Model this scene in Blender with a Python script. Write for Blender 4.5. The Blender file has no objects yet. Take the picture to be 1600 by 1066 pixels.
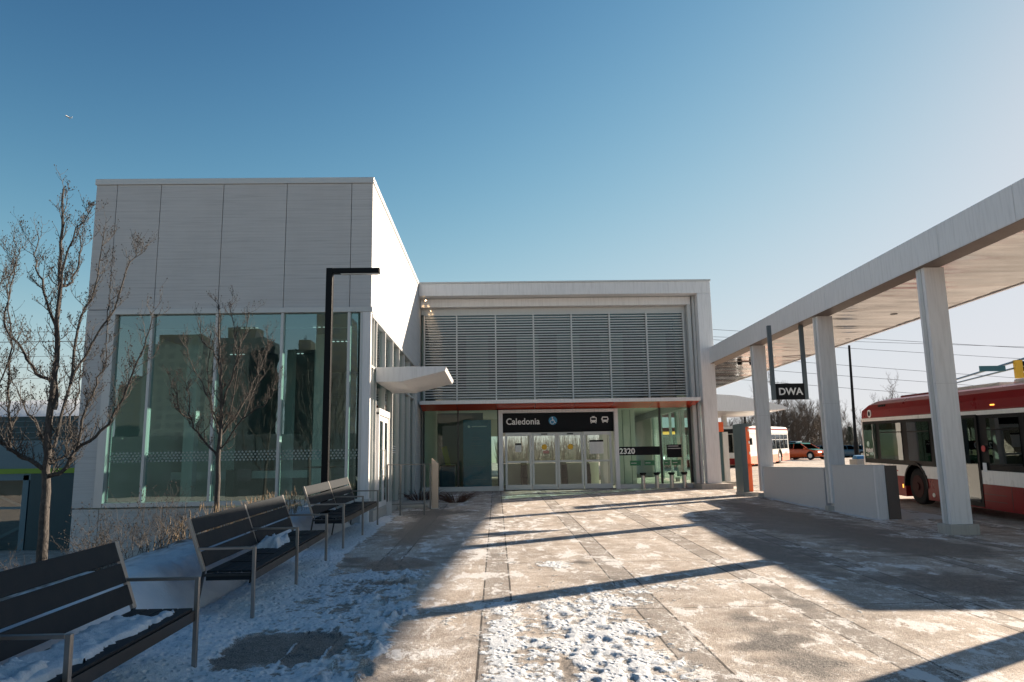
import bpy, bmesh, math, random
import numpy as np
from mathutils import Vector, Matrix, Quaternion
random.seed(7)
scene = bpy.context.scene
COL = scene.collection

# ------------------------------------------------------------------ camera
cam_d = bpy.data.cameras.new("camera")
cam = bpy.data.objects.new("camera", cam_d); COL.objects.link(cam)
cam_d.sensor_width = 36.0; cam_d.lens = 25.875
cam_d.clip_start = 0.05; cam_d.clip_end = 8000
Rt = Matrix(((0.9996579542370557, 0.012562733623288988, -0.022938008947925435),
             (-0.020586067529529895, -0.1629730346087783, -0.986415735789974),
             (-0.01613035505667677, 0.9865505398682403, -0.16265867309009166)))
cam.matrix_world = Matrix.Translation((0, 0, 1.07)) @ Rt.to_4x4()
scene.camera = cam

# ------------------------------------------------------------------ sky + sun
SUN = Vector((1.0, 0.60, 0.411)).normalized()      # direction towards the sun
EL = math.asin(SUN.z); AZ = math.atan2(SUN.x, SUN.y)
world = bpy.data.worlds.new("World"); scene.world = world
world.use_nodes = True
wt = world.node_tree; wt.nodes.clear()
wo = wt.nodes.new("ShaderNodeOutputWorld"); bg = wt.nodes.new("ShaderNodeBackground")
sk = wt.nodes.new("ShaderNodeTexSky"); sk.sky_type = 'NISHITA'; sk.sun_disc = False
sk.sun_elevation = EL; sk.sun_rotation = AZ
sk.altitude = 200; sk.air_density = 1.0; sk.dust_density = 0.3; sk.ozone_density = 3.0
# the camera's response to the sky: deep blue kept deep, the glow towards the sun rolled off
gm = wt.nodes.new("ShaderNodeGamma"); gm.inputs[1].default_value = 2.6
def vmath(op, b):
    n = wt.nodes.new("ShaderNodeVectorMath"); n.operation = op
    if b: n.inputs[1].default_value = b
    return n
d1 = vmath('ADD', (6.2, 8.9, 20.0)); d2 = vmath('DIVIDE', None); d3 = vmath('MULTIPLY', (2.95, 2.97, 3.20))
wt.links.new(sk.outputs[0], gm.inputs[0]); wt.links.new(gm.outputs[0], d1.inputs[0]); wt.links.new(gm.outputs[0], d2.inputs[0])
wt.links.new(d1.outputs[0], d2.inputs[1]); wt.links.new(d2.outputs[0], d3.inputs[0]); wt.links.new(d3.outputs[0], bg.inputs[0])
bg.inputs[1].default_value = 0.10
wt.links.new(bg.outputs[0], wo.inputs[0])
sd = bpy.data.lights.new("sun", 'SUN'); so = bpy.data.objects.new("sun", sd); COL.objects.link(so)
sd.energy = 5.0; sd.angle = math.radians(0.55); sd.color = (1.0, 0.82, 0.63)
so.rotation_mode = 'QUATERNION'; so.rotation_quaternion = SUN.to_track_quat('Z', 'Y')
so.location = (40, 25, 30)
vs = scene.view_settings
vs.view_transform = 'Standard'; vs.look = 'None'; vs.gamma = 1.0; vs.exposure = 1.45
vs.use_curve_mapping = False
scene.cycles.max_bounces = 8; scene.cycles.transparent_max_bounces = 16
scene.cycles.glossy_bounces = 4; scene.cycles.diffuse_bounces = 3
scene.cycles.caustics_reflective = False; scene.cycles.caustics_refractive = False
scene.cycles.use_denoising = True

# ------------------------------------------------------------------ noise
def _h(ix, iy, s):
    n = (ix.astype(np.int64) * 374761393 + iy.astype(np.int64) * 668265263 + s * 1442695041) & 0xFFFFFFFF
    n = ((n ^ (n >> 13)) * 1274126177) & 0xFFFFFFFF
    n = ((n ^ (n >> 16)) * 2246822519) & 0xFFFFFFFF
    return ((n ^ (n >> 15)) & 0xFFFFFF) / float(0xFFFFFF)
def vn(x, y, s=0):
    x = np.asarray(x, float); y = np.asarray(y, float)
    ix = np.floor(x); iy = np.floor(y); fx = x - ix; fy = y - iy
    fx = fx*fx*(3-2*fx); fy = fy*fy*(3-2*fy)
    a = _h(ix, iy, s); b = _h(ix+1, iy, s); c = _h(ix, iy+1, s); d = _h(ix+1, iy+1, s)
    return (a*(1-fx)+b*fx)*(1-fy)+(c*(1-fx)+d*fx)*fy
def fbm(x, y, s=0, o=4):
    r = 0; a = .5; t = 0
    ca, sa = math.cos(.6), math.sin(.6)
    for i in range(o):
        r = r + a*vn(x, y, s+i*17); t += a; a *= .52
        x, y = (ca*x-sa*y)*2.03+3.1, (sa*x+ca*y)*2.03+1.7
    return r/t
def sst(a, b, x):
    t = np.clip((x-a)/(b-a), 0, 1); return t*t*(3-2*t)

# ------------------------------------------------------------------ materials
MATS = {}
class NT:
    def __init__(s, name):
        s.m = bpy.data.materials.new(name); s.m.use_nodes = True; s.t = s.m.node_tree
        s.t.nodes.clear(); s.out = s.t.nodes.new("ShaderNodeOutputMaterial"); MATS[name] = s.m
    def n(s, typ, **k):
        nd = s.t.nodes.new("ShaderNode"+typ)
        for a, v in k.items():
            if a == 'inp':
                for i, val in v.items():
                    if isinstance(val, bpy.types.NodeSocket): s.t.links.new(val, nd.inputs[i])
                    else: nd.inputs[i].default_value = val
            else: setattr(nd, a, v)
        return nd
    def math(s, op, a, b=0.0, c=None):
        d = {0: a, 1: b}
        if c is not None: d[2] = c
        return s.n("Math", operation=op, inp=d).outputs[0]
    def mix(s, f, a, b, typ='MIX'):
        nd = s.n("MixRGB", blend_type=typ, inp={0: f, 1: a, 2: b}); return nd.outputs[0]
    def ramp(s, f, stops):
        nd = s.n("ValToRGB", inp={0: f}); cr = nd.color_ramp
        cr.elements[0].position = stops[0][0]; cr.elements[0].color = c4(stops[0][1])
        cr.elements[1].position = stops[-1][0]; cr.elements[1].color = c4(stops[-1][1])
        for p, c in stops[1:-1]:
            e = cr.elements.new(p); e.color = c4(c)
        return nd.outputs[0]
    def pos(s): return s.n("NewGeometry").outputs['Position']
    def obj(s): return s.n("TexCoord").outputs['Object']
    def noise(s, vec, scale, detail=4, rough=.55):
        return s.n("TexNoise", inp={'Vector': vec, 'Scale': scale, 'Detail': detail, 'Roughness': rough}).outputs['Fac']
    def mapv(s, vec, sc=(1, 1, 1), loc=(0, 0, 0)):
        return s.n("Mapping", inp={'Vector': vec, 'Scale': sc, 'Location': loc}).outputs[0]
    def bump(s, h, st=.3, d=.01):
        return s.n("Bump", inp={'Height': h, 'Strength': st, 'Distance': d}).outputs[0]
    def bsdf(s, col, rough=.5, metal=0., normal=None, **k):
        nd = s.n("BsdfPrincipled", inp={'Base Color': col, 'Roughness': rough, 'Metallic': metal})
        if normal is not None: s.t.links.new(normal, nd.inputs['Normal'])
        for a, v in k.items(): nd.inputs[a].default_value = v
        s.t.links.new(nd.outputs[0], s.out.inputs[0]); return nd
def c4(c):
    if not hasattr(c, '__len__'): return (c, c, c, 1)
    return tuple(c) if len(c) == 4 else (c[0], c[1], c[2], 1)

def paint(name, col, rough=.45, metal=0., var=.12, scale=3., grime=0., bump=.0, spec=.5):
    m = NT(name); p = m.pos()
    n1 = m.noise(p, scale, 5); n2 = m.noise(m.mapv(p, (9, 9, .8)), 2.2, 4)
    f = m.math('MULTIPLY', m.math('SUBTRACT', n1, .5), var*2)
    c = m.mix(m.math('ADD', .5, f), c4([x*(1-var) for x in c4(col)[:3]]), c4([min(1, x*(1+var)) for x in c4(col)[:3]]))
    if grime:
        g = m.math('MULTIPLY', m.ramp(n2, [(.45, 0), (.75, 1)]), grime)
        c = m.mix(g, c, c4([x*.55 for x in c4(col)[:3]]))
    r = m.math('ADD', rough, m.math('MULTIPLY', m.math('SUBTRACT', n1, .5), .2))
    nb = m.bump(m.noise(p, 60, 3), bump, .004) if bump else None
    m.bsdf(c, r, metal, nb, **{'Specular IOR Level': spec}); return m.m
def glow(name, col, st):
    m = NT(name); e = m.n("Emission", inp={0: c4(col), 1: st}); m.t.links.new(e.outputs[0], m.out.inputs[0]); return m.m

white_paint = paint('white_painted_metal', (.72, .72, .735), .38, 0, .08, 1.5, .32)
frame_paint = paint('pale_aluminium_frame', (.54, .555, .56), .35, .1, .06, 2, .1)
grey_paint = paint('grey_painted_panel', (.56, .56, .57), .4, 0, .05, 1.2, .1)
dark_metal = paint('dark_metal', (.03, .033, .036), .35, .4, .2, 4)
black_sign = paint('black_sign_face', (.005, .007, .010), .6, 0, .1, 3, 0, 0, .2)
steel = paint('brushed_steel', (.52, .51, .49), .33, .85, .12, 8, .2)
bench_slat = paint('charcoal_bench_slat', (.009, .015, .022), .6, 0, .25, 9, 0, .15, .18)
bench_steel = paint('bench_steel', (.30, .29, .28), .35, .85, .12, 8)
dark_steel = paint('dark_steel', (.16, .16, .16), .4, .8, .12, 8)
rim_red = paint('rim_dark_red', (.04, .008, .008), .6, 0, .1, 3, 0, 0, .1)
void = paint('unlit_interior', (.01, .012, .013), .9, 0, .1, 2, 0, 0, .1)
orange = paint('orange_panel', (.72, .11, .02), .4, 0, .08, 2)
bus_red = paint('bus_red', (.22, .008, .011), .3, 0, .06, 2, .1, 0, .15)
bus_white = paint('bus_white', (.80, .77, .72), .3, 0, .08, 2, .25)
rubber = paint('tyre_rubber', (.014, .014, .014), .85, 0, .3, 8, 0, 0, .2)
black_trim = paint('black_trim', (.006, .007, .009), .45, 0, .2, 5, 0, 0, .14)
curb_c = paint('curb_concrete', (.42, .40, .37), .85, 0, .2, 3, .4, .4)
lettering = paint('white_lettering', (.78, .78, .78), .5, 0, .02)
blue_sticker = paint('blue_symbol', (.02, .22, .42), .4, 0, .02)
yellow = paint('yellow_paint', (.75, .42, .02), .4, 0, .08)
taxi_orange = paint('taxi_orange', (.62, .10, .02), .25, 0, .05)
taxi_green = paint('taxi_green', (.03, .20, .16), .25, 0, .05)
car_blue = paint('car_blue', (.04, .09, .14), .25, 0, .05)
car_dark = paint('car_dark', (.03, .06, .08), .25, 0, .05)
poster_teal = paint('teal_poster', (.002, .13, .23), .3, 0, .1, 2)
paper = paint('white_paper', (.7, .7, .68), .7, 0, .03)
green_strip = paint('green_strip', (.02, .16, .07), .4, 0, .1)
wall_in = paint('interior_wall', (.70, .70, .66), .7, 0, .08, 1)
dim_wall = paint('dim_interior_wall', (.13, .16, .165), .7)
floor_in = paint('interior_floor', (.42, .41, .38), .35, 0, .1, 1)
ceil_in = paint('interior_ceiling', (.5, .52, .52), .8, 0, .05, 1)
teal_clad = paint('dark_teal_cladding', (.02, .06, .075), .5, .2, .1, 1, .2)
blue_clad = paint('slate_blue_cladding', (.09, .17, .21), .5, .1, .1, 1, .1)
lime = paint('lime_stripe', (.16, .30, .02), .5, 0, .1)
brown_veg = paint('brown_plant', (.09, .045, .03), .9, 0, .4, 20)
lampw = glow('warm_lamp', (1, .7, .35), 12.)
lampc = glow('white_lamp', (1, .97, .9), .35)
amber = glow('amber_lamp', (1, .45, .08), .9)
headl = glow('head_lamp', (1, .95, .85), 3.)

def ribbed():
    m = NT('ribbed_pale_cladding'); p = m.pos()
    pv = m.mapv(p, (.10, .10, 1))
    pv = m.mapv(p, (.035, .035, 1)); a = m.noise(pv, 26, 3, .7); b = m.noise(m.mapv(p, (.012, .012, 1), (4, 2, 0)), 44, 2, .6)
    sep = m.n("SeparateXYZ", inp={0: p}).outputs[2]
    w = m.math('PINGPONG', sep, .043); w = m.math('DIVIDE', w, .043)
    gro = m.ramp(w, [(.0, 0.0), (.16, 1.0)])
    h = m.math('ADD', m.math('MULTIPLY', gro, .5), m.math('MULTIPLY', m.math('ADD', a, b), .45))
    c = m.ramp(m.math('ADD', m.math('MULTIPLY', a, .6), m.math('MULTIPLY', b, .4)), [(.34, (.41, .425, .44)), (.48, (.52, .535, .55)), (.7, (.57, .58, .59))])
    c = m.mix(m.math('MULTIPLY', m.math('SUBTRACT', 1, gro), .35), c, c4(.3))
    g = m.noise(m.mapv(p, (1.2, 1.2, .35)), 1.6, 5)
    c = m.mix(m.ramp(g, [(.45, 0), (.8, .35)]), c, c4((.42, .42, .42)))
    rd = m.n('ObjectInfo').outputs['Random']
    c = m.mix(m.math('MULTIPLY', rd, .22), c, c4((.36, .365, .37)))
    m.bsdf(c, .72, 0, m.bump(h, .35, .012)); return m.m
ribbed_m = ribbed()

def glass(name, tint=(.62, .80, .77), refl=.13, ior=1.55, frit=False, rough=0.0, rcol=(.95, 1, 1)):
    m = NT(name)
    tr = m.n("BsdfTransparent", inp={0: c4(tint)}); gl = m.n("BsdfGlossy", inp={0: c4(rcol), 1: rough})
    # slight waviness of the panes
    p = m.pos(); bn = m.bump(m.noise(p, .9, 2), .06, .02)
    m.t.links.new(bn, gl.inputs['Normal'])
    fr = m.n("Fresnel", inp={0: ior}).outputs[0]
    f = m.math('MINIMUM', m.math('ADD', m.math('MULTIPLY', fr, .85), refl), .95)
    f = m.math('MULTIPLY', f, m.math('SUBTRACT', 1, m.n("NewGeometry").outputs['Backfacing']))
    mx = m.n("MixShader", inp={0: f, 1: tr.outputs[0], 2: gl.outputs[0]})
    if frit:
        s = m.n("SeparateXYZ", inp={0: p}); x, z = s.outputs[0], s.outputs[2]
        row = m.math('DIVIDE', m.math('SUBTRACT', z, 1.2), .062)
        off = m.math('MULTIPLY', m.math('MODULO', m.math('FLOOR', row), 2), .5)
        cx = m.math('SUBTRACT', m.math('FRACT', m.math('ADD', m.math('DIVIDE', m.math('ADD', x, 20), .085), off)), .5)
        cz = m.math('MULTIPLY', m.math('SUBTRACT', m.math('FRACT', row), .5), .75)
        d = m.math('SQRT', m.math('ADD', m.math('MULTIPLY', cx, cx), m.math('MULTIPLY', cz, cz)))
        dot = m.math('LESS_THAN', d, .26)
        inb = m.math('MULTIPLY', m.math('GREATER_THAN', row, 0), m.math('LESS_THAN', row, 4))
        df = m.n("BsdfDiffuse", inp={0: c4((.36, .42, .41))})
        mx = m.n("MixShader", inp={0: m.math('MULTIPLY', dot, inb), 1: mx.outputs[0], 2: df.outputs[0]})
    m.t.links.new(mx.outputs[0], m.out.inputs[0]); return m.m
glass_hall = glass('coated_green_glass', (.62, .80, .79), .17, 1.6, True, 0.0, (.70, .95, .98))
glass_side = glass('side_green_glass', (.74, .83, .81), .10, 1.6)
glass_pav = glass('clear_green_glass', (.76, .87, .84), .0, 1.38)
glass_door = glass('door_glass', (.89, .91, .90), .03, 1.45)
glass_bus = glass('bus_glass', (.10, .16, .18), .03, 1.5)
glass_car = glass('car_glass', (.12, .18, .2), .12, 1.5)

def soffit_m():
    m = NT('glossy_soffit_panels'); p = m.pos()
    n1 = m.noise(m.mapv(p, (.22, .8, 1)), .9, 2); sy = m.n("SeparateXYZ", inp={0: p})
    w = m.math('FRACT', m.math('DIVIDE', sy.outputs[1], .62))
    seam = m.math('LESS_THAN', w, .03)
    c = m.mix(seam, m.mix(m.ramp(m.noise(m.mapv(p, (.35, 1.1, 1)), .8, 4), [(.42, 0), (.62, 1)]), c4((.24, .235, .23)), c4((.50, .47, .45))), c4((.05, .045, .042)))  # dark patches in the colour stand in for broad reflections
    h = n1
    m.bsdf(c, .12, .80, m.bump(h, .9, .10)); return m.m
soffit = soffit_m()
wood = None
def redsoff():
    m = NT('red_brown_soffit'); p = m.pos(); s = m.n("SeparateXYZ", inp={0: p})
    seam = m.math('LESS_THAN', m.math('FRACT', m.math('DIVIDE', s.outputs[0], 1.5)), .012)
    c = m.mix(m.noise(m.mapv(p, (.6, 6, 1)), 3, 4), c4((.50, .045, .02)), c4((.60, .07, .028)))
    c = m.mix(seam, c, c4((.08, .02, .01)))
    m.bsdf(c, .25, 0, None); return m.m
red_soffit = redsoff()

def bark(name, c1, c2):
    m = NT(name); p = m.pos()
    n = m.noise(m.mapv(p, (14, 14, 5)), 3.5, 5, .7)
    m.bsdf(m.ramp(n, [(.3, c1), (.7, c2)]), .85, 0, m.bump(n, .8, .012)); return m.m
bark_m = bark('tree_bark', (.016, .015, .015), (.095, .085, .08))
twig_m = bark('twig_bark', (.016, .015, .015), (.075, .068, .064))
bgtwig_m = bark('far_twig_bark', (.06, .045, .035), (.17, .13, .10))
ever_m = bark('evergreen_needles', (.012, .025, .015), (.04, .06, .035))
grass_m = bark('dry_grass', (.09, .07, .045), (.28, .21, .13))

def ground_mat(name, snowy=True, joints=True):
    m = NT(name); p = m.pos(); s = m.n("SeparateXYZ", inp={0: p}); X, Y = s.outputs[0], s.outputs[1]
    n1 = m.noise(p, .55, 6, .6); n2 = m.noise(p, 3.2, 6, .62); n3 = m.noise(p, 24, 4, .7); n4 = m.noise(p, 110, 2, .6)
    base = m.ramp(n2, [(.3, (.38, .32, .27)), (.5, (.51, .445, .385)), (.72, (.64, .585, .53))])
    base = m.mix(m.ramp(n1, [(.42, 0), (.62, .75)]), base, m.ramp(n2, [(.3, (.20, .175, .152)), (.7, (.44, .39, .35))]))
    agg = m.ramp(n4, [(.38, .30), (.50, 1.0), (.62, 1.35)])
    base = m.mix(.75, base, agg, 'MULTIPLY')
    if joints:
        # dark granite bands running with the depth of the plaza, and their joints
        xs = m.math('ADD', X, 1.85+16.63)
        fr = m.math('MODULO', xs, 1.663)
        band = m.math('LESS_THAN', fr, .335)
        base = m.mix(m.math('MULTIPLY', band, .5), base, m.mix(n3, c4((.13, .125, .12)), c4((.25, .235, .225))))
        wob = m.math('MULTIPLY', m.math('SUBTRACT', n3, .5), .012)
        e1 = m.math('LESS_THAN', m.math('ABSOLUTE', m.math('ADD', m.math('SUBTRACT', fr, .335), wob)), .012)
        e0 = m.math('LESS_THAN', m.math('ABSOLUTE', m.math('SUBTRACT', m.math('ADD', fr, wob), .009)), .012)
        yj = m.math('LESS_THAN', m.math('ABSOLUTE', m.math('SUBTRACT', m.math('ADD', m.math('MODULO', m.math('ADD', Y, 1.3), 3.2), wob), .012)), .012)
        j = m.math('MAXIMUM', m.math('MAXIMUM', e1, e0), yj)
        base = m.mix(m.math('MULTIPLY', j, .92), base, c4((.035, .03, .028)))
    if snowy:
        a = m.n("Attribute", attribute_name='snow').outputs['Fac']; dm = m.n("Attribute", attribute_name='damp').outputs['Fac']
        damp_shade_c = m.mix(1.0, m.mix(m.ramp(n4, [(.50, 0), (.58, 1)]), c4((.035, .034, .033)), c4((.26, .235, .21))), c4((1, 1, 1)), 'MULTIPLY')
        base = m.mix(m.math('MULTIPLY', dm, m.ramp(n3, [(.3, .65), (.6, 1)])), base, damp_shade_c)
        # salt and thin frost
        fr1 = m.noise(m.mapv(p, (1.5, .8, 1)), 1.6, 8, .72)
        dust = m.math('MAXIMUM', m.math('MULTIPLY', m.ramp(n3, [(.48, 0), (.62, 1)]), m.ramp(n2, [(.40, 0), (.62, .9)])), m.ramp(fr1, [(.51, 0), (.60, .95)]))
        dust = m.math('MULTIPLY', dust, m.math('SUBTRACT', 1, dm))
        strk = m.noise(m.mapv(p, (2.4, .35, 1)), 2.2, 7, .75)
        dust = m.math('MAXIMUM', dust, m.math('MULTIPLY', m.ramp(strk, [(.53, 0), (.66, .8)]), m.math('SUBTRACT', 1, m.math('MULTIPLY', dm, .5))))
        dust = m.math('ADD', dust, m.math('ADD', m.math('MULTIPLY', m.math('SUBTRACT', n4, .5), 1.0), m.math('MULTIPLY', m.math('SUBTRACT', n3, .5), .6)))
        dust = m.math('MULTIPLY', m.ramp(dust, [(.38, 0), (.72, 1)]), .85)
        base = m.mix(dust, base, c4((.76, .755, .75)))
        sc = m.mix(m.ramp(n3, [(.3, 0), (.7, 1)]), c4((.50, .55, .61)), c4((.74, .77, .80)))
        edge = m.math('ADD', a, m.math('ADD', m.math('MULTIPLY', m.math('SUBTRACT', n4, .5), .8), m.math('MULTIPLY', m.math('SUBTRACT', n3, .5), .5)))
        f = m.ramp(edge, [(.34, 0), (.66, 1)])
        col = m.mix(f, base, sc)
        rough = m.math('SUBTRACT', .85, m.math('MULTIPLY', dm, .3))
        h = m.math('ADD', m.math('MULTIPLY', n3, .7), m.math('MULTIPLY', n4, .35))
        vo = m.n('TexVoronoi', inp={'Vector': m.mapv(p, (1, .8, 1)), 'Scale': 15.}).outputs['Distance']
        h = m.math('ADD', h, m.math('MULTIPLY', m.math('MULTIPLY', f, m.ramp(vo, [(.12, 0), (.42, 1)])), 1.1))
        m.bsdf(col, rough, 0, m.bump(h, .9, .018))
    else:
        fr = m.ramp(n2, [(.5, 0), (.7, .5)])
        m.bsdf(m.mix(fr, base, c4((.62, .60, .58))), .85, 0, m.bump(n3, .4, .01))
    return m.m
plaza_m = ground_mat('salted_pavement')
lot_m = ground_mat('bus_loop_concrete', False, False)
def snow_mat():
    m = NT('packed_snow'); p = m.pos(); n2 = m.noise(p, 4, 5); n3 = m.noise(p, 30, 4, .7)
    dirt = m.n("Attribute", attribute_name='dirt').outputs['Fac']
    c = m.mix(n2, c4((.46, .52, .58)), c4((.66, .70, .74)))
    c = m.mix(dirt, c, m.mix(n3, c4((.05, .04, .03)), c4((.16, .12, .09))))
    m.bsdf(c, .7, 0, m.bump(m.math('ADD', n2, m.math('MULTIPLY', n3, .5)), .7, .03)); return m.m
snow_m = snow_mat()

# ------------------------------------------------------------------ mesh helpers
class MB:
    def __init__(s): s.v = []; s.f = []; s.sm = False
    def quad(s, *pts):
        k = len(s.v); s.v += [tuple(p) for p in pts]; s.f.append(tuple(range(k, k+len(pts)))); return s
    def box(s, x0, x1, y0, y1, z0, z1):
        if x0 > x1: x0, x1 = x1, x0
        if y0 > y1: y0, y1 = y1, y0
        if z0 > z1: z0, z1 = z1, z0
        k = len(s.v)
        s.v += [(x0,y0,z0),(x1,y0,z0),(x1,y1,z0),(x0,y1,z0),(x0,y0,z1),(x1,y0,z1),(x1,y1,z1),(x0,y1,z1)]
        s.f += [tuple(k+i for i in q) for q in ((0,3,2,1),(4,5,6,7),(0,1,5,4),(1,2,6,5),(2,3,7,6),(3,0,4,7))]; return s
    def prism(s, poly, ax, a, b):
        """poly: 2-D outline; ax: axis it is extruded along, from a to b"""
        def P(u, v, w): return (w, u, v) if ax == 'x' else ((u, w, v) if ax == 'y' else (u, v, w))
        k = len(s.v); n = len(poly)
        s.v += [P(u, v, a) for u, v in poly] + [P(u, v, b) for u, v in poly]
        s.f.append(tuple(range(k, k+n))[::-1]); s.f.append(tuple(range(k+n, k+2*n)))
        for i in range(n):
            j = (i+1) % n; s.f.append((k+i, k+j, k+n+j, k+n+i))
        return s
    def beam(s, p, q, w, h, up=(0, 0, 1)):
        p = Vector(p); q = Vector(q); d = (q-p).normalized(); u = Vector(up)
        if abs(d.dot(u)) > .98: u = Vector((0, 1, 0))
        a = d.cross(u).normalized()*w/2; b = a.cross(d).normalized()*h/2
        k = len(s.v)
        s.v += [tuple(c+e) for c in (p, q) for e in (-a-b, a-b, a+b, -a+b)]
        s.f += [tuple(k+i for i in t) for t in ((0,3,2,1),(4,5,6,7),(0,1,5,4),(1,2,6,5),(2,3,7,6),(3,0,4,7))]; return s
    def tube(s, pts, rads, n=8, cap=True):
        k = len(s.v); pts = [Vector(p) for p in pts]; m = len(pts)
        ref = None
        for i, p in enumerate(pts):
            d = (pts[min(i+1, m-1)]-pts[max(i-1, 0)])
            if d.length < 1e-9: d = Vector((0, 0, 1))
            d.normalize()
            if ref is None: ref = d.orthogonal().normalized()
            a = (ref-d*ref.dot(d))
            a = a.normalized() if a.length > 1e-6 else d.orthogonal().normalized()
            ref = a; b = d.cross(a); r = rads[i] if hasattr(rads, '__len__') else rads
            for j in range(n):
                t = 2*math.pi*j/n; s.v.append(tuple(p+a*(math.cos(t)*r)+b*(math.sin(t)*r)))
        for i in range(m-1):
            for j in range(n):
                j2 = (j+1) % n; s.f.append((k+i*n+j, k+i*n+j2, k+(i+1)*n+j2, k+(i+1)*n+j))
        if cap:
            s.f.append(tuple(range(k, k+n))[::-1]); s.f.append(tuple(range(k+(m-1)*n, k+m*n)))
        return s
    def cyl(s, c, r, h, ax='z', n=20, r2=None):
        d = {'x': (h, 0, 0), 'y': (0, h, 0), 'z': (0, 0, h)}[ax]
        return s.tube([c, tuple(c[i]+d[i] for i in range(3))], [r, r if r2 is None else r2], n)
    def build(s, name, mat, parent=None, bevel=0., seg=2, smooth=False):
        me = bpy.data.meshes.new(name); off = Vector((0, 0, 0)); q = parent
        while q is not None: off += q.location; q = q.parent
        me.from_pydata([(x-off.x, y-off.y, z-off.z) for x, y, z in s.v], [], s.f); me.update()
        if smooth: me.polygons.foreach_set('use_smooth', [True]*len(me.polygons))
        if isinstance(mat, (list, tuple)):
            for mm in mat: me.materials.append(mm)
        else: me.materials.append(mat)
        o = bpy.data.objects.new(name, me); COL.objects.link(o)
        if parent is not None: o.parent = parent
        if bevel:
            b = o.modifiers.new('bevel', 'BEVEL'); b.width = bevel; b.segments = seg; b.limit_method = 'ANGLE'
            b.angle_limit = math.radians(40)
            if smooth is False: pass
        return o
def thing(name, label, cat, loc=(0, 0, 0), group=None):
    o = bpy.data.objects.new(name, None); COL.objects.link(o); o.location = loc; o.empty_display_size = .3
    return tag(o, label, cat, group)
def tag(o, label=None, cat=None, group=None, kind=None):
    if label: o['label'] = label
    if cat: o['category'] = cat
    if group: o['group'] = group
    if kind: o['kind'] = kind
    return o
def copy_tree(o, parent=None):
    c = o.copy(); COL.objects.link(c)
    if parent is not None: c.parent = parent
    for ch in list(o.children): copy_tree(ch, c)
    return c
def B(name, mat, parent, *a, bevel=0., **k): return MB().box(*a).build(name, mat, parent, bevel=bevel, **k)
def text(body, size, mat, parent, loc, name='lettering', rot=(math.pi/2, 0, 0), ext=.004, bold=.0, align='LEFT', wscale=1.):
    cu = bpy.data.curves.new(name, 'FONT'); cu.body = body; cu.size = size; cu.extrude = ext; cu.offset = bold
    cu.align_x = align; cu.align_y = 'BOTTOM_BASELINE'; cu.resolution_u = 4; cu.space_character = 1.02
    tmp = bpy.data.objects.new('tmp', cu)
    me = bpy.data.meshes.new_from_object(tmp); bpy.data.objects.remove(tmp); me.name = name
    from mathutils import Euler
    off = Vector((0, 0, 0)); q = parent
    while q is not None: off += q.location; q = q.parent
    me.transform(Matrix.Translation(Vector(loc)-off) @ Euler(rot).to_matrix().to_4x4() @ Matrix.Diagonal((wscale, 1, 1, 1)))
    me.materials.clear(); me.materials.append(mat)
    o = bpy.data.objects.new(name, me); COL.objects.link(o); o.parent = parent; return o
def grid_mesh(name, X, Y, Z, mat, attrs=None, smooth=True):
    ny, nx = X.shape; me = bpy.data.meshes.new(name)
    co = np.stack([X, Y, Z], -1).reshape(-1, 3).astype(np.float32)
    me.vertices.add(len(co)); me.vertices.foreach_set('co', co.ravel())
    i = np.arange(ny*nx).reshape(ny, nx)
    q = np.stack([i[:-1, :-1], i[:-1, 1:], i[1:, 1:], i[1:, :-1]], -1).reshape(-1, 4)
    n = len(q); me.loops.add(n*4); me.loops.foreach_set('vertex_index', q.ravel().astype(np.int32))
    me.polygons.add(n); me.polygons.foreach_set('loop_start', (np.arange(n)*4).astype(np.int32))
    me.polygons.foreach_set('loop_total', np.full(n, 4, np.int32)); me.update(calc_edges=True)
    me.polygons.foreach_set('use_smooth', np.full(n, smooth))
    for a, v in (attrs or {}).items():
        at = me.attributes.new(a, 'FLOAT', 'POINT'); at.data.foreach_set('value', np.asarray(v, np.float32).ravel())
    me.materials.append(mat); o = bpy.data.objects.new(name, me); COL.objects.link(o); return o
S = .025
def gz(y): return -S*(29-min(y, 70))

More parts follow.
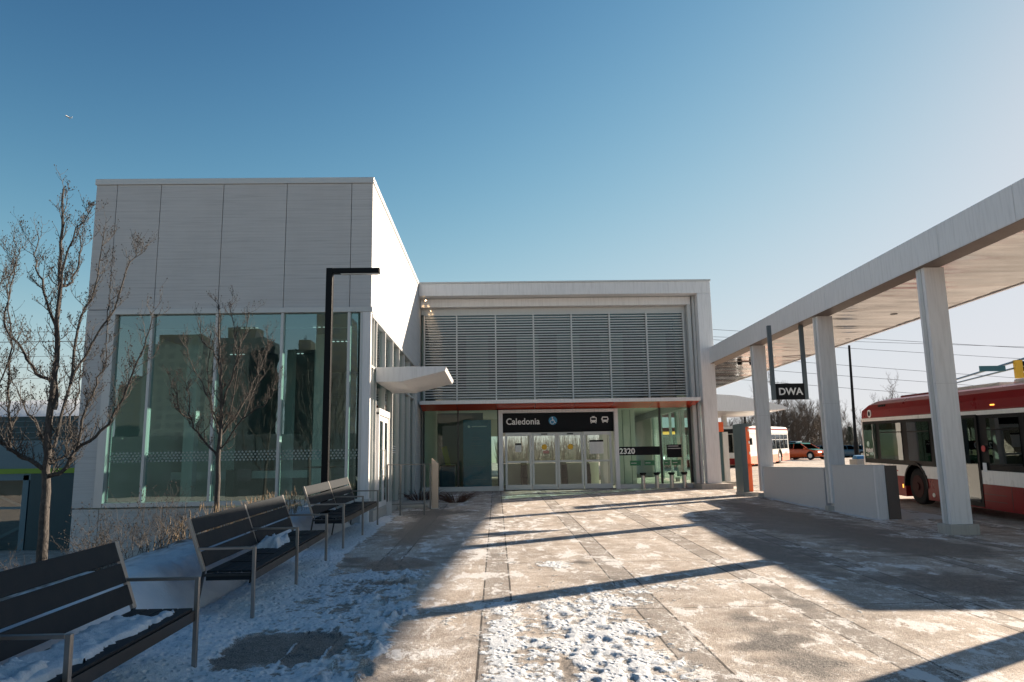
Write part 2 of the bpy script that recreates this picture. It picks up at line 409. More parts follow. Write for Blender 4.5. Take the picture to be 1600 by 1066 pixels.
# ------------------------------------------------------------------ ground
def blob(X, Y, cx, cy, rx, ry, rot=0.):
    c, s = math.cos(rot), math.sin(rot); u = (X-cx)*c+(Y-cy)*s; v = -(X-cx)*s+(Y-cy)*c
    return np.exp(-((u/rx)**2+(v/ry)**2))
def make_plaza():
    ys = [3.3]
    while ys[-1] < 29.3: ys.append(ys[-1]+max(.016, .00052*ys[-1]**2))
    ys = np.array(ys); ys[-1] = 29.3
    xs = np.arange(-3.25, 10.21, .02)
    X, Y = np.meshgrid(xs, ys)
    big = fbm(X*.9, Y*.9, 3, 5); med = fbm(X*4, Y*4, 11, 4); fine = fbm(X*17, Y*17, 23, 3); tiny = fbm(X*48, Y*48, 31, 2)
    wobx = (fbm(X*1.3, Y*1.3, 41, 4)-.5)
    bias = np.full(X.shape, -.34)
    # drift along the benches; its right-hand edge wanders about x = -0.95
    edge = -0.98 + wobx*.5
    left = sst(.16, -.16, X-edge) * sst(13.8, 10.2, Y+wobx*2.5)
    bias += left*(.70 - .10*sst(-2.3, -1.2, X))
    bias += sst(-2.3, -2.75, X)*.75*sst(22, 17, Y)
    # trodden snow in the middle of the foreground
    mid = blob(X, Y, .95, 6.9, .78, 2.3, .05) ; bias += mid*.66
    bias += blob(X, Y, .5, 5.2, .8, 1.3)*.35
    bias += blob(X, Y, 1.75, 9.1, .75, .55, .6)*.30 + blob(X, Y, .85, 11.4, .5, .55)*.42 + blob(X, Y, .03, 7.2, .22, 3.0)*.30
    bias += blob(X, Y, -.45, 7.9, .6, 1.3)*.26 + blob(X, Y, 2.6, 10.3, .8, 1.4, .4)*.24 + blob(X, Y, 3.5, 7.9, .35, .9, .3)*.26
    bias += blob(X, Y, .05, 12.6, .3, .8)*.22
    bias += blob(X, Y, 5.3, 14.5, .5, 3.5, .25)*.20 + blob(X, Y, 4.9, 11, .4, 2, .3)*.2
    bias += sst(8.05, 8.4, X+wobx*.3)*sst(15.8, 16.8, Y)*sst(24.5, 23, Y)*.55
    bias += blob(X, Y, -1.2, 17, .9, .25)*.25 + blob(X, Y, -1.6, 14.6, .8, .25)*.22
    damp = np.zeros(X.shape)  # damp patches, and broad blobs that deepen shade in the ground colour
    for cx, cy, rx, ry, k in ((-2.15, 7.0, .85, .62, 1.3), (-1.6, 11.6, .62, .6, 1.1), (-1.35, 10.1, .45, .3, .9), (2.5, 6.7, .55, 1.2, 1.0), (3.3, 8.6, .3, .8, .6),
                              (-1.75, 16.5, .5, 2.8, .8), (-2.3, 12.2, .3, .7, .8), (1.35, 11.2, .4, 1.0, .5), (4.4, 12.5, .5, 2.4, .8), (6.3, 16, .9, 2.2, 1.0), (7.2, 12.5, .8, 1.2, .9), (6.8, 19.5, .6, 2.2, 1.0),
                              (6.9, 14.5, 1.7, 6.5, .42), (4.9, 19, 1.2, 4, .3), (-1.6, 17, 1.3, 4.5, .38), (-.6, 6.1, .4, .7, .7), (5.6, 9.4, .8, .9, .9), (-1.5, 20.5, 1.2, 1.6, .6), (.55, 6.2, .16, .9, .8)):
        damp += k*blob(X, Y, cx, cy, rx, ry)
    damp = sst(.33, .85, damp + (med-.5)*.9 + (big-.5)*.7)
    hi = .42*big + .33*med + .25*fine
    hi = .28*big + .42*med + .40*fine + .10*tiny
    for xl in (-1.845, -1.505): bias += left*.30*np.exp(-((X-xl+wobx*.02)/.016)**2)*sst(.35, .55, fbm(X*.4, Y*.8, 71, 3))
    bias -= left*.16*sst(-2.75, -2.3, X) + mid*.02
    v = bias*.85 + hi - .60 - damp*.34
    snow = sst(-.07, .16, v)
    # trodden hollows
    px, py = X/.125, Y/.19
    ix, iy = np.floor(px), np.floor(py); d = np.full(X.shape, 9.)
    for a in (-1, 0, 1):
        for b in (-1, 0, 1):
            jx = ix+a+_h(ix+a, iy+b, 77); jy = iy+b+_h(ix+a, iy+b, 78); r = .75+.8*_h(ix+a, iy+b, 79)
            on = _h(ix+a, iy+b, 80) > .45
            d = np.minimum(d, np.where(on, np.hypot(px-jx, py-jy)/r, 9))
    hol = sst(.55, .2, d + (fine-.5)*.5)
    thick = .004 + .022*left + .010*mid + .06*sst(-2.35, -2.9, X)
    clump = np.abs(fine-.5)*2
    z = -S*(29-Y)
    z = z + snow*(thick*(.35+.9*med) + (.010+.012*left)*(tiny-.4) + .004*clump)
    z = z - snow*hol*(.020*sst(.1, .6, mid)+.012*left)
    # chunks thrown up along the drift edge
    chunk = np.clip(fbm(X*9, Y*9, 61, 3)-.60, 0, 1)*sst(-.7, -1.1, X)*sst(-2.3, -.9, X)
    z = z + left*chunk*.30
    z = z + (med-.5)*.004
    keep = sst(28.9, 27.5, Y)
    snow = snow*keep*(1-.8*hol*mid*sst(.1, .3, .5-mid*.3))
    snow = np.clip(snow-(1-snow)*0, 0, 1)
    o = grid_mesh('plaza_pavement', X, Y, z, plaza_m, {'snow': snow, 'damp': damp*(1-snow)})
    return tag(o, 'salted concrete plaza pavement with dark granite bands and thin trodden snow', None, None, 'structure')
make_plaza()

def make_bank():
    xs = np.arange(-9.6, -3.2, .045); ys = np.arange(2.6, 17.0, .05)
    X, Y = np.meshgrid(xs, ys)
    med = fbm(X*2.2, Y*2.2, 5, 4); fine = fbm(X*12, Y*12, 9, 3); w = fbm(X*.5+9, Y*.5, 8, 3)-.5
    t = -3.2 - X - w*.3
    base = -S*(29-Y)
    up = sst(-.1, .55, t)*.52
    fall = sst(.85, 4.0, t)*(1.15)
    z = base + up - fall + (med-.5)*.20*sst(0, .4, t) + (fine-.5)*.05
    z = np.where(X > -3.30, np.minimum(z, base+.03), z)
    dirt = sst(.9, 1.7, t + (fine-.5)*1.1 + (med-.5)*1.3)*sst(.38, .6, .25+fine*.6+sst(1.2, 2.5, t)*.4)
    o = grid_mesh('snow_bank', X, Y, z, snow_m, {'dirt': dirt})
    tag(o, 'bank of snow behind the benches falling to a planting bed', None, None, 'structure')
    return xs, ys, z
bx, by, bzz = make_bank()
def bank_z(x, y):
    i = int(np.clip(round((y-by[0])/.05), 0, len(by)-1)); j = int(np.clip(round((x-bx[0])/.045), 0, len(bx)-1)); return float(bzz[i, j])

def make_far_ground():
    xs = np.concatenate([np.linspace(-900, -60, 10), np.linspace(-50, -12, 8), np.linspace(-11, 12, 24), np.linspace(14, 60, 12), np.linspace(80, 900, 10)])
    ys = np.concatenate([np.linspace(-900, -60, 8), np.linspace(-50, 0, 8), np.linspace(2, 70, 35), np.linspace(80, 200, 8), np.linspace(300, 1500, 8)])
    X, Y = np.meshgrid(xs, ys)
    z = -S*(29-np.clip(Y, -20, 70)) - .06
    low = sst(-3.5, -8.5, X)*sst(60, 40, Y)*1.6
    z = z - low
    tag(grid_mesh('ground', X, Y, z, lot_m, None), 'pale bus loop concrete and ground around the station', None, None, 'structure')
make_far_ground()
# raised kerb edge between plaza and bus lane
k = MB()
for i in range(14):
    y0, y1 = 3.3+i*2.0, 3.3+(i+1)*2.0-.012
    k.v += []
    n = len(k.v); x0, x1 = 10.215, 10.38
    k.v += [(x0, y0, gz(y0)-.2), (x1, y0, gz(y0)-.2), (x1, y1, gz(y1)-.2), (x0, y1, gz(y1)-.2), (x0, y0, gz(y0)+.006), (x1, y0, gz(y0)+.006), (x1, y1, gz(y1)+.006), (x0, y1, gz(y1)+.006)]
    k.f += [tuple(n+j for j in q) for q in ((0,3,2,1),(4,5,6,7),(0,1,5,4),(1,2,6,5),(2,3,7,6),(3,0,4,7))]
tag(k.build('kerb', curb_c, None, bevel=.015), 'concrete kerb along the bus lane', None, None, 'structure')

# ------------------------------------------------------------------ station hall (left block)
XL, YF, YB = -2.954, 17.3, 28.0
XW, ZR = -9.66, 8.05
hall = thing('station_hall', 'tall pale ribbed block with full-height corner glazing, left of the doors', 'building', (-6.3, 22.6, -.2))
def ribpanel(*a): return MB().box(*a).build('wall_panel', ribbed_m, hall, bevel=.004, seg=1)
g = .007
# front upper panels
jx = [XW, -9.16, -8.10, -6.588, -5.047, -3.47, XL]
for i in range(6):
    ribpanel(jx[i]+(g if i else 0), jx[i+1]-(g if i < 5 else 0), YF, YF+.12, 4.80, 7.90)
# front lower panels
jl = [XW, -9.06, -7.62, -6.05, -4.4, XL]
for i in range(5):
    ribpanel(jl[i]+(g if i else 0), jl[i+1]-(g if i < 4 else 0), YF+.03, YF+.12, -2.2, .17)
ribpanel(XW, -9.16-g, YF, YF+.12, .20, 4.785)
# left side wall and back
ribpanel(XW, XW+.12, YF+.125, 29.5, -2.2, 7.90)
ribpanel(XW+.13, XL-.13, 29.38, 29.5, -.5, 7.90)
# right side upper wall, panels along the depth
jy = [YF+.125, 19.1, 20.9, 22.7, 24.5, 26.3, 29.3]
for i in range(6):
    ribpanel(XL-.12, XL, jy[i]+(g if i else 0), jy[i+1]-(g if i < 5 else 0), 4.66, 7.90)
ribpanel(XL-.12, XL, 26.75, 29.3, -.3, 4.645)
# dark backing that shows in the joints
B('backing', dark_metal, hall, XW+.13, XL-.13, YF+.125, YF+.14, 4.70, 7.9)
B('backing', dark_metal, hall, XL-.14, XL-.125, YF+.2, 29.3, 4.70, 7.9)
B('backing', dark_metal, hall, XW+.13, XL-.13, YF+.125, YF+.14, -2.2, .17)
# parapet cap
p = MB().box(XW-.03, XL+.03, YF-.03, YF+.2, 7.905, 8.05).box(XL-.2, XL+.03, YF+.203, 29.5, 7.905, 8.05).box(XW-.03, XW+.2, YF+.203, 29.5, 7.905, 8.05)
p.build('parapet', frame_paint, hall, bevel=.006)
B('roof', ceil_in, hall, XW+.13, XL-.15, YF+.2, 29.3, 7.5, 7.6)
# head band over the glazing
B('head_band', frame_paint, hall, -9.15, XL+.035, YF-.04, YF+.15, 4.672, 4.795, bevel=.004)
B('head_band', frame_paint, hall, XL-.1, XL+.035, YF+.153, 26.75, 4.56, 4.655, bevel=.004)
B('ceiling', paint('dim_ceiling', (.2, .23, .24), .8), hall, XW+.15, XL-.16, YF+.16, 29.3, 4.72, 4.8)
# jamb at left, sill
B('window_jamb', frame_paint, hall, -9.155, -8.965, YF-.05, YF+.20, .20, 4.67, bevel=.004)
B('window_sill', frame_paint, hall, -8.96, XL+.02, YF-.045, YF+.20, .20, .30, bevel=.004)
# front glazing: panes recessed, mullions
mx = [-8.965, -8.12, -6.59, -5.05, -3.47, -3.17]
for i in range(5):
    w = hall
    pane = MB().box(mx[i]+.03, mx[i+1]-.03, YF+.08, YF+.092, .30, 4.668).build('window_pane', glass_hall, hall)
for x in mx[1:]:
    B('mullion', frame_paint, hall, x-.032, x+.032, YF-.02, YF+.16, .302, 4.668, bevel=.003)
# corner column
B('corner_post', white_paint, hall, -3.135, XL+.005, YF-.03, YF+.12, -.28, 4.668, bevel=.005)
B('corner_post', white_paint, hall, -3.10, -3.0, YF+.9, YF+1.0, .1, 4.6, bevel=.005)
# header rail seen behind the glass, white line
B('ceiling_rail', frame_paint, hall, -8.6, -3.5, YF+.9, YF+.93, 4.46, 4.475)
# right side glazing
sy = [17.43, 18.10, 19.55, 21.0, 22.35, 23.7, 25.2, 26.75]
for i in range(7):
    lo = .02 if i not in (1, ) else 2.42
    if i == 1:
        MB().box(XL-.08, XL-.068, sy[i]+.03, sy[i+1]-.03, 2.5, 4.56).build('window_pane', glass_side, hall)
        continue
    if i == 2:
        MB().box(XL-.08, XL-.068, sy[i]+.6, sy[i+1]-.03, .02, 4.56).build('window_pane', glass_side, hall)
        continue
    MB().box(XL-.08, XL-.068, sy[i]+.03, sy[i+1]-.03, .02, 4.56).build('window_pane', glass_side, hall)
for y in sy[1:-1]:
    B('mullion', frame_paint, hall, XL-.11, XL+.02, y-.03, y+.03, .02, 4.56, bevel=.003)
B('mullion', frame_paint, hall, XL-.11, XL+.012, 17.7, 17.74, .02, 4.56)
B('transom', frame_paint, hall, XL-.10, XL+.008, 17.43, 26.75, 3.36, 3.42)
B('base_curb', curb_c, hall, XL-.10, XL+.10, 17.43, 26.75, -.45, .02, bevel=.01)
B('pilaster', frame_paint, hall, XL-.06, XL+.06, 26.62, 26.86, .02, 4.56)
# side door, white double leaf
dr = MB().box(XL-.03, XL+.05, 18.42, 18.52, -.12, 2.36).box(XL-.03, XL+.05, 20.12, 20.22, -.12, 2.36).box(XL-.03, XL+.06, 18.42, 20.22, 2.30, 2.46)
side_door = dr.build('side_door', white_paint, hall, bevel=.005)
for y0, y1 in ((18.55, 19.31), (19.33, 20.09)):
    m = MB().box(XL-.01, XL+.03, y0, y0+.11, -.1, 2.28).box(XL-.01, XL+.03, y1-.11, y1, -.1, 2.28).box(XL-.01, XL+.03, y0+.11, y1-.11, 2.16, 2.28).box(XL-.01, XL+.03, y0+.11, y1-.11, -.1, .15)
    m.build('door_leaf', white_paint, side_door)
    B('door_glass', glass_side, side_door, XL+.002, XL+.012, y0+.11, y1-.11, .15, 2.16)
MB().beam((XL+.09, 19.24, .75), (XL+.09, 19.24, 1.45), .025, .025).beam((XL+.03, 19.24, .78), (XL+.09, 19.24, .78), .02, .02).beam((XL+.03, 19.24, 1.42), (XL+.09, 19.24, 1.42), .02, .02).build('door_handle', steel, side_door)
# side canopy: fascia tapering to a thin tip
pf = [(XL+.03, 3.06), (-2.30, 3.06), (-1.24, 3.31), (-1.20, 3.40), (-1.26, 3.425), (XL+.03, 3.42)]
MB().prism(pf, 'y', 17.95, 21.0).build('side_canopy', white_paint, hall, bevel=.006)
MB().prism([(XL+.05, 3.424), (-1.5, 3.424), (-1.75, 3.475), (-2.2, 3.49), (XL+.05, 3.46)], 'y', 18.4, 20.9).build('canopy_snow', snow_m, hall, bevel=.02)
# stripes on the side glass (white manifestation lines)
for z in (1.40, 1.46, 1.52, 1.58):
    B('glass_stripe', lettering, hall, XL-.067, XL-.065, 17.75, 18.06, z, z+.02)
    B('glass_stripe', lettering, hall, XL-.067, XL-.065, 21.05, 22.3, z, z+.02)
# interior
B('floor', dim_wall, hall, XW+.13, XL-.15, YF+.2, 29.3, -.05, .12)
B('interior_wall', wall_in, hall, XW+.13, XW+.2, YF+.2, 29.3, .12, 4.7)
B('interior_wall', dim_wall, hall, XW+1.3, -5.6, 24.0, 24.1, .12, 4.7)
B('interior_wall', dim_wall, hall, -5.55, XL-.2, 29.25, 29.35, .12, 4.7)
B('interior_wall', dark_metal, hall, -6.9, -6.7, 19.2, 22.6, .12, 1.0)
for x, y in ((-8.0, 19.6), (-6.5, 23.3), (-4.9, 20.6)):
    B('interior_column', white_paint, hall, x-.14, x+.14, y-.14, y+.14, .12, 4.7)
B('counter', white_paint, hall, -8.9, -5.2, 20.6, 20.8, .75, .95)
B('counter', wall_in, hall, -8.9, -7.9, 22.0, 22.6, .12, 2.2)
B('bench_rail', dark_metal, hall, -5.0, -3.4, 19.5, 19.56, 1.0, 1.05)
for i in (1, 2, 5, 6, 7):
    x = -8.6+(i % 3)*1.9; y = 19.2+(i//3)*2.3
    m = MB()
    for k in range(4): m.box(x+k*.13, x+k*.13+.07, y, y+.05, 4.66, 4.68)
    m.build('ceiling_lamp', lampc, hall)

# ------------------------------------------------------------------ entrance pavilion
pav = thing('entrance_pavilion', 'lower white-framed entrance block with slatted screen above glass doors', 'building', (2.8, 32, 0))
# outer portal frame
B('roof_fascia', white_paint, pav, XL+.02, 8.46, 28.0, 28.42, 7.50, 7.98, bevel=.006)
B('coping', frame_paint, pav, XL+.02, 8.49, 27.97, 28.46, 7.985, 8.05, bevel=.004)
B('portal_column', white_paint, pav, 7.93, 8.46, 28.0, 28.42, .17, 7.495, bevel=.006)
B('inner_frame', white_paint, pav, XL+.02, 7.80, 28.55, 28.95, 7.17, 7.49, bevel=.004)
B('soffit_board', frame_paint, pav, XL+.02, 7.92, 28.425, 28.55, 7.50, 7.53)
B('side_reveal', frame_paint, pav, 7.83, 7.92, 28.43, 29.0, .17, 7.49)
B('side_reveal', frame_paint, pav, 7.66, 7.80, 28.56, 28.98, .17, 7.165)
B('header_wall', frame_paint, pav, XL+.02, 7.655, 28.9, 29.1, 6.93, 7.165)
B('end_wall', frame_paint, pav, 7.56, 7.655, 28.88, 29.08, 3.41, 6.925)
B('plinth', curb_c, pav, 7.6, 8.78, 27.65, 28.9, -.2, .165, bevel=.012)
# louvre screen
scr_x = [-2.80, -1.52, .024, 1.533, 3.046, 4.569, 6.055, 7.53]
nl = 33; zl0, zl1 = 3.60, 6.90
for a in range(7):
    m = MB()
    for i in range(nl):
        z = zl0+(zl1-zl0)*i/(nl-1)
        m.prism([(28.80, z-.024), (28.84, z-.024), (28.84, z+.014), (28.80, z+.014)], 'x', scr_x[a]+.02, scr_x[a+1]-.02)
    m.build('louvre_screen', frame_paint, pav)
for x in scr_x:
    B('screen_mullion', frame_paint, pav, x-.026, x+.026, 28.785, 28.93, 3.45, 6.93)
B('gable_wall', wall_in, pav, XL-.1, XL+.029, 29.51, 44, -.1, 7.6)
B('screen_glass', glass_side, pav, XL+.03, 7.56, 29.02, 29.035, 3.41, 6.93)
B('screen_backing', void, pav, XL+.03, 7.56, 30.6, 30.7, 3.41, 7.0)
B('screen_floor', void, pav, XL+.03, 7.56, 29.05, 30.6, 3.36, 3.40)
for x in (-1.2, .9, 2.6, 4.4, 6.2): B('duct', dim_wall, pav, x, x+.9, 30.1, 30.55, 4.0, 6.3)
# canopy strip
B('canopy_fascia', white_paint, pav, XL+.08, 7.78, 27.78, 27.86, 3.27, 3.405, bevel=.005)
MB().prism([(27.862, 3.272), (28.90, 3.10), (28.90, 3.14), (27.862, 3.31)], 'x', XL+.08, 7.76).build('canopy_soffit', red_soffit, pav)
B('canopy_top', frame_paint, pav, XL+.08, 7.76, 27.862, 28.78, 3.315, 3.395)
# entrance portal
B('door_portal', white_paint, pav, .09, .255, 28.72, 29.1, 0, 3.09, bevel=.004)
B('door_portal', white_paint, pav, 4.60, 4.75, 28.72, 29.1, 0, 3.09, bevel=.004)
B('door_portal', white_paint, pav, .257, 4.598, 28.72, 29.1, 2.965, 3.088, bevel=.004)
B('door_header', black_trim, pav, .257, 4.598, 28.93, 29.12, 2.215, 2.962)
dx = [.33, 1.375, 2.375, 3.395, 4.50]
for i in range(4):
    y = 28.98 if i in (1, 2) else 28.90
    x0, x1 = dx[i]+.008, dx[i+1]-.008; zt = 2.21
    m = MB().box(x0, x0+.085, y, y+.05, .02, zt).box(x1-.085, x1, y, y+.05, .02, zt).box(x0+.085, x1-.085, y, y+.05, zt-.13, zt).box(x0+.085, x1-.085, y, y+.05, .02, .21).box(x0+.085, x1-.085, y, y+.05, 1.05, 1.12)
    d = m.build('sliding_door', frame_paint, pav, bevel=.003, seg=1)
    B('door_glass', glass_door, d, x0+.085, x1-.085, y+.02, y+.03, .21, 1.05)
    B('door_glass', glass_door, d, x0+.085, x1-.085, y+.02, y+.03, 1.12, zt-.13)
    if i in (1, 2): B('door_sensor', black_trim, d, (x0+x1)/2-.12, (x0+x1)/2+.12, y-.02, y-.002, zt-.09, zt-.05)
B('door_track', dark_metal, pav, .257, 4.598, 28.86, 29.1, 0.0, .018)
# flanking glazing
for x0, x1 in ((XL+.12, -1.53), (-1.45, .05)):
    B('window_pane', glass_pav, pav, x0, x1, 29.0, 29.012, .2, 3.12)
for x0, x1 in ((4.79, 6.40), (6.48, 7.6)):
    B('window_pane', glass_pav, pav, x0, x1, 29.0, 29.012, .17, 3.12)
for x, w in ((-2.83, .03), (-1.49, .03), (.07, .03), (6.44, .035), (7.62, .06)):
    B('mullion', dark_metal, pav, x-w, x+w, 28.95, 29.08, .17, 3.2)
B('base_wall', frame_paint, pav, XL+.08, .085, 28.86, 29.1, -.05, .17, bevel=.004)
B('base_wall', frame_paint, pav, 4.755, 7.60, 28.86, 29.1, -.05, .165, bevel=.004)
B('head_rail', dark_metal, pav, XL+.08, .085, 28.97, 29.06, 3.12, 3.27)
B('head_rail', dark_metal, pav, 4.755, 7.65, 28.97, 29.06, 3.12, 3.27)
# walls, roof and interior
B('roof', ceil_in, pav, XL+.03, 8.4, 28.47, 44, 7.6, 7.7)
B('side_wall', ribbed_m, pav, 8.25, 8.45, 28.43, 44, 3.3, 7.59)
for y0 in (29.2, 31.2, 33.2, 35.2, 37.2):
    B('side_window', glass_pav, pav, 8.3, 8.315, y0, y0+1.9, .2, 3.28)
    B('mullion', frame_paint, pav, 8.25, 8.36, y0+1.9, y0+2.0, .0, 3.29)
B('side_wall', wall_in, pav, 8.25, 8.45, 39.3, 44, 0, 3.29)
B('back_wall', wall_in, pav, XL+.03, 8.2, 43.8, 44, 2.6, 7.5)
B('back_window', glass_door, pav, XL+.2, 8.2, 43.9, 43.92, .1, 2.6)
for x in (-1.5, 0.2, 1.9, 3.6, 5.3, 7.0): B('mullion', frame_paint, pav, x-.05, x+.05, 43.85, 43.95, .1, 2.6)
B('interior_floor', floor_in, pav, XL+.03, 8.3, 29.12, 44, -.08, .0)
B('interior_ceiling', wall_in, pav, XL+.03, 8.2, 30.75, 43.8, 3.62, 3.8)
B('interior_wall', wall_in, pav, XL+.03, -2.8, 29.15, 43.8, 0, 3.3)
B('interior_wall', wall_in, pav, 4.6, 6.2, 33.0, 33.1, 0, 3.34)
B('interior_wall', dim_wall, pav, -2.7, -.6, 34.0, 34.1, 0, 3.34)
for x in (4.95, 5.3, 5.65, 6.0): B('wall_joint', dark_metal, pav, x-.008, x+.008, 32.99, 32.998, 0, 3.3)
B('balustrade', paint('khaki_panel', (.62, .66, .56), .5), pav, 0.2, 4.6, 33.6, 33.7, 0, 1.02)
for x in (1.2, 2.95, 3.95):
    MB().prism([(32.4, 0), (33.5, 0), (33.5, .75), (33.2, 1.05), (32.6, .95), (32.3, .4)], 'x', x-.13, x+.13).build('fare_gate', black_trim, pav, bevel=.01)
for i in range(4):
    x = -1.8+(i % 4)*2.8; y = 31.6+(i//4)*4.5
    B('ceiling_lamp', lampc, pav, x, x+1.6, y, y+.12, 3.59, 3.61)  # unseen lamp strips added to brighten the lobby
# spot lamps on the frame at upper left
for x, y, z in ((-2.72, 28.44, 7.47), (-2.55, 28.86, 7.15)):
    MB().cyl((x, y-.02, z-.09), .03, .09, 'z', 12).build('spot_lamp', white_paint, pav)
    l = bpy.data.lights.new('spot_light', 'SPOT'); l.energy = 8; l.color = (1, .62, .3); l.spot_size = math.radians(58); l.spot_blend = .6; l.shadow_soft_size = .02
    lo = bpy.data.objects.new('spot_light', l); COL.objects.link(lo); lo.location = (x, y-.12, z+.02)
    lo.rotation_euler = (math.radians(28), 0, 0)

# ------------------------------------------------------------------ signs on the building
sg = thing('entrance_sign', 'long black sign reading Caledonia above the sliding doors', 'sign', (2.4, 28.9, 2.6))
B('sign_panel', black_sign, sg, .275, 4.585, 28.88, 28.925, 2.30, 2.945, bevel=.003)
text('Caledonia', .345, lettering, sg, (.385, 28.878, 2.525), bold=.006, wscale=.93)
MB().cyl((2.22, 28.878, 2.655), .165, -.008, 'y', 40).build('access_disc', blue_sticker, sg)
wc = MB().cyl((2.20, 28.868, 2.775), .024, -.003, 'y', 14)
def stroke(m, pts, w, y=28.867, th=.003):
    for (a, b), (c, d) in zip(pts[:-1], pts[1:]):
        m.beam((a, y, b), (c, y, d), w, th, up=(0, 1, 0))
stroke(wc, [(2.20, 2.745), (2.205, 2.655), (2.27, 2.65), (2.30, 2.575), (2.33, 2.57)], .024)
stroke(wc, [(2.205, 2.705), (2.26, 2.70)], .018)
stroke(wc, [(2.165+.075*0+.03+.075*math.cos(t)-.0, 2.60+.075*math.sin(t)) for t in [math.radians(a) for a in range(110, 351, 20)]], .018)
wc.build('access_symbol', lettering, sg)
tr = MB()
def rrect(m, x0, x1, z0, z1, y=28.872, t=.004, r=.03):
    P = []
    for cx, cz, a0 in ((x1-r, z1-r, 0), (x0+r, z1-r, 90), (x0+r, z0+r, 180), (x1-r, z0+r, 270)):
        for k in range(5):
            a = math.radians(a0+k*22.5); P.append((cx+r*math.cos(a), cz+r*math.sin(a)))
    m.prism(P, 'y', y, y+t)
rrect(tr, 3.69, 3.935, 2.555, 2.765); tr.box(3.775, 3.85, 28.872, 28.876, 2.765, 2.79).box(3.745, 3.88, 28.872, 28.876, 2.79, 2.806)
tr.beam((3.74, 28.874, 2.56), (3.71, 28.874, 2.52), .02, .004, up=(0, 1, 0)).beam((3.885, 28.874, 2.56), (3.915, 28.874, 2.52), .02, .004, up=(0, 1, 0))
rrect(tr, 4.145, 4.385, 2.575, 2.785); tr.box(4.165, 4.205, 28.872, 28.876, 2.54, 2.58).box(4.325, 4.365, 28.872, 28.876, 2.54, 2.58).box(4.12, 4.14, 28.872, 28.876, 2.66, 2.72).box(4.39, 4.41, 28.872, 28.876, 2.66, 2.72)
tr.build('vehicle_symbol', lettering, sg)
tb = MB(); rrect(tb, 3.72, 3.905, 2.655, 2.735, 28.868, .003, .012); rrect(tb, 4.175, 4.355, 2.66, 2.74, 28.868, .003, .012)
for x in (3.73, 3.895): tb.cyl((x, 28.871, 2.59), .014, -.003, 'y', 10)
for x in (4.185, 4.345): tb.cyl((x, 28.871, 2.61), .014, -.003, 'y', 10)
tb.build('symbol_window', black_sign, sg)
ns = thing('address_sign', 'black band on the glass reading 2320', 'sign', (5.5, 28.98, 1.3))
B('sign_panel', black_sign, ns, 4.77, 6.39, 28.97, 28.985, 1.27, 1.60)
text('2320', .30, lettering, ns, (4.80, 28.968, 1.33), bold=.008)
s2 = thing('screen_sign', 'small black information panel hung right of the number 2320', 'sign', (6.95, 28.97, 1.4))
B('sign_panel', black_sign, s2, 6.66, 7.24, 28.96, 28.985, 1.16, 1.66)
m = MB()
for i, w in enumerate((.42, .5)):
    m.box(6.70, 6.70+w, 28.956, 28.959, 1.585-i*.09, 1.61-i*.09)
m.build('text_line', grey_paint, s2)
for x0, x1, pos in ((5.20, 5.62, 'leftmost green notice strip on the glass behind the bollards'), (5.76, 6.16, 'green notice strip below the right end of the number band'),
               (6.53, 6.76, 'green notice strip just right of the dark glass mullion'), (6.83, 7.19, 'rightmost green notice strip, below the small black panel')):
    t = thing('notice_strip', pos, 'notice', ((x0+x1)/2, 28.98, .95), 'green strips on the glass')
    B('strip', green_strip, t, x0, x1, 28.975, 28.985, .87, 1.06)
    B('text_line', lettering, t, x0+.04, x0+(x1-x0)*.6, 28.970, 28.974, .955, .97)
def notice(x0, x1, z0, z1, label, y=28.895):
    t = thing('door_notice', label, 'notice', ((x0+x1)/2, y, z0), 'paper notices on the doors')
    B('sheet', paper, t, x0, x1, y-.008, y-.004, z0, z1)
    B('header', black_sign, t, x0, x1, y-.011, y-.0085, z1-.07, z1)
    m = MB(); n = int((z1-z0-.12)/.045)
    cols = 1 if x1-x0 < .3 else 3
    for i in range(n):
        for c in range(cols):
            w = (x1-x0-.06)/cols
            m.box(x0+.03+c*w, x0+.03+c*w+w*random.uniform(.5, .85), y-.0105, y-.009, z0+.04+i*.045, z0+.052+i*.045)
    m.build('text_line', grey_paint, t)
notice(.73, .965, 1.46, 1.80, 'small white notice on the leftmost door leaf')
notice(3.62, 4.17, 1.35, 1.88, 'large white notice with black header on the rightmost door leaf')
for x, l in ((1.87, 'yellow round decal on the second door leaf from the left'), (2.89, 'yellow round decal on the third door leaf from the left')):
    t = thing('door_decal', l, 'sticker', (x, 28.985, 1.64), 'yellow door decals')
    MB().cyl((x, 29.0, 1.64), .105, -.008, 'y', 28).build('disc', yellow, t)
t = thing('door_label', 'pale red label under the yellow decal on the second door leaf', 'sticker', (1.93, 28.985, 1.45))
B('sheet', paint('pink_label', (.5, .25, .22), .6), t, 1.82, 2.04, 28.992, 28.998, 1.40, 1.50)
ps = thing('information_board', 'tall teal information board behind the glass left of the doors', 'board', (-.75, 29.35, 0))
B('board', poster_teal, ps, -1.31, -.20, 29.30, 29.42, .05, 2.75, bevel=.01)
m = MB().box(-.97, -.38, 29.292, 29.298, 2.475, 2.51)
m.build('heading', lettering, ps)
MB().cyl((-1.08, 29.298, 2.49), .05, -.006, 'y', 18).build('emblem', lettering, ps)
m = MB(); random.seed(3)
for z in (2.05, 1.98, 1.83, 1.74, 1.16, 1.09, 1.0, .93, .62, .55, .42):
    a = -.98; m.box(a, a+random.uniform(.25, .6), 29.294, 29.298, z, z+.018)
m.build('text_line', paint('dim_text', (.10, .2, .27), .5), ps)
ma = thing('recycling_bin', 'dark blue box inside the glass left of the information board', 'bin', (-2.0, 29.9, 0))
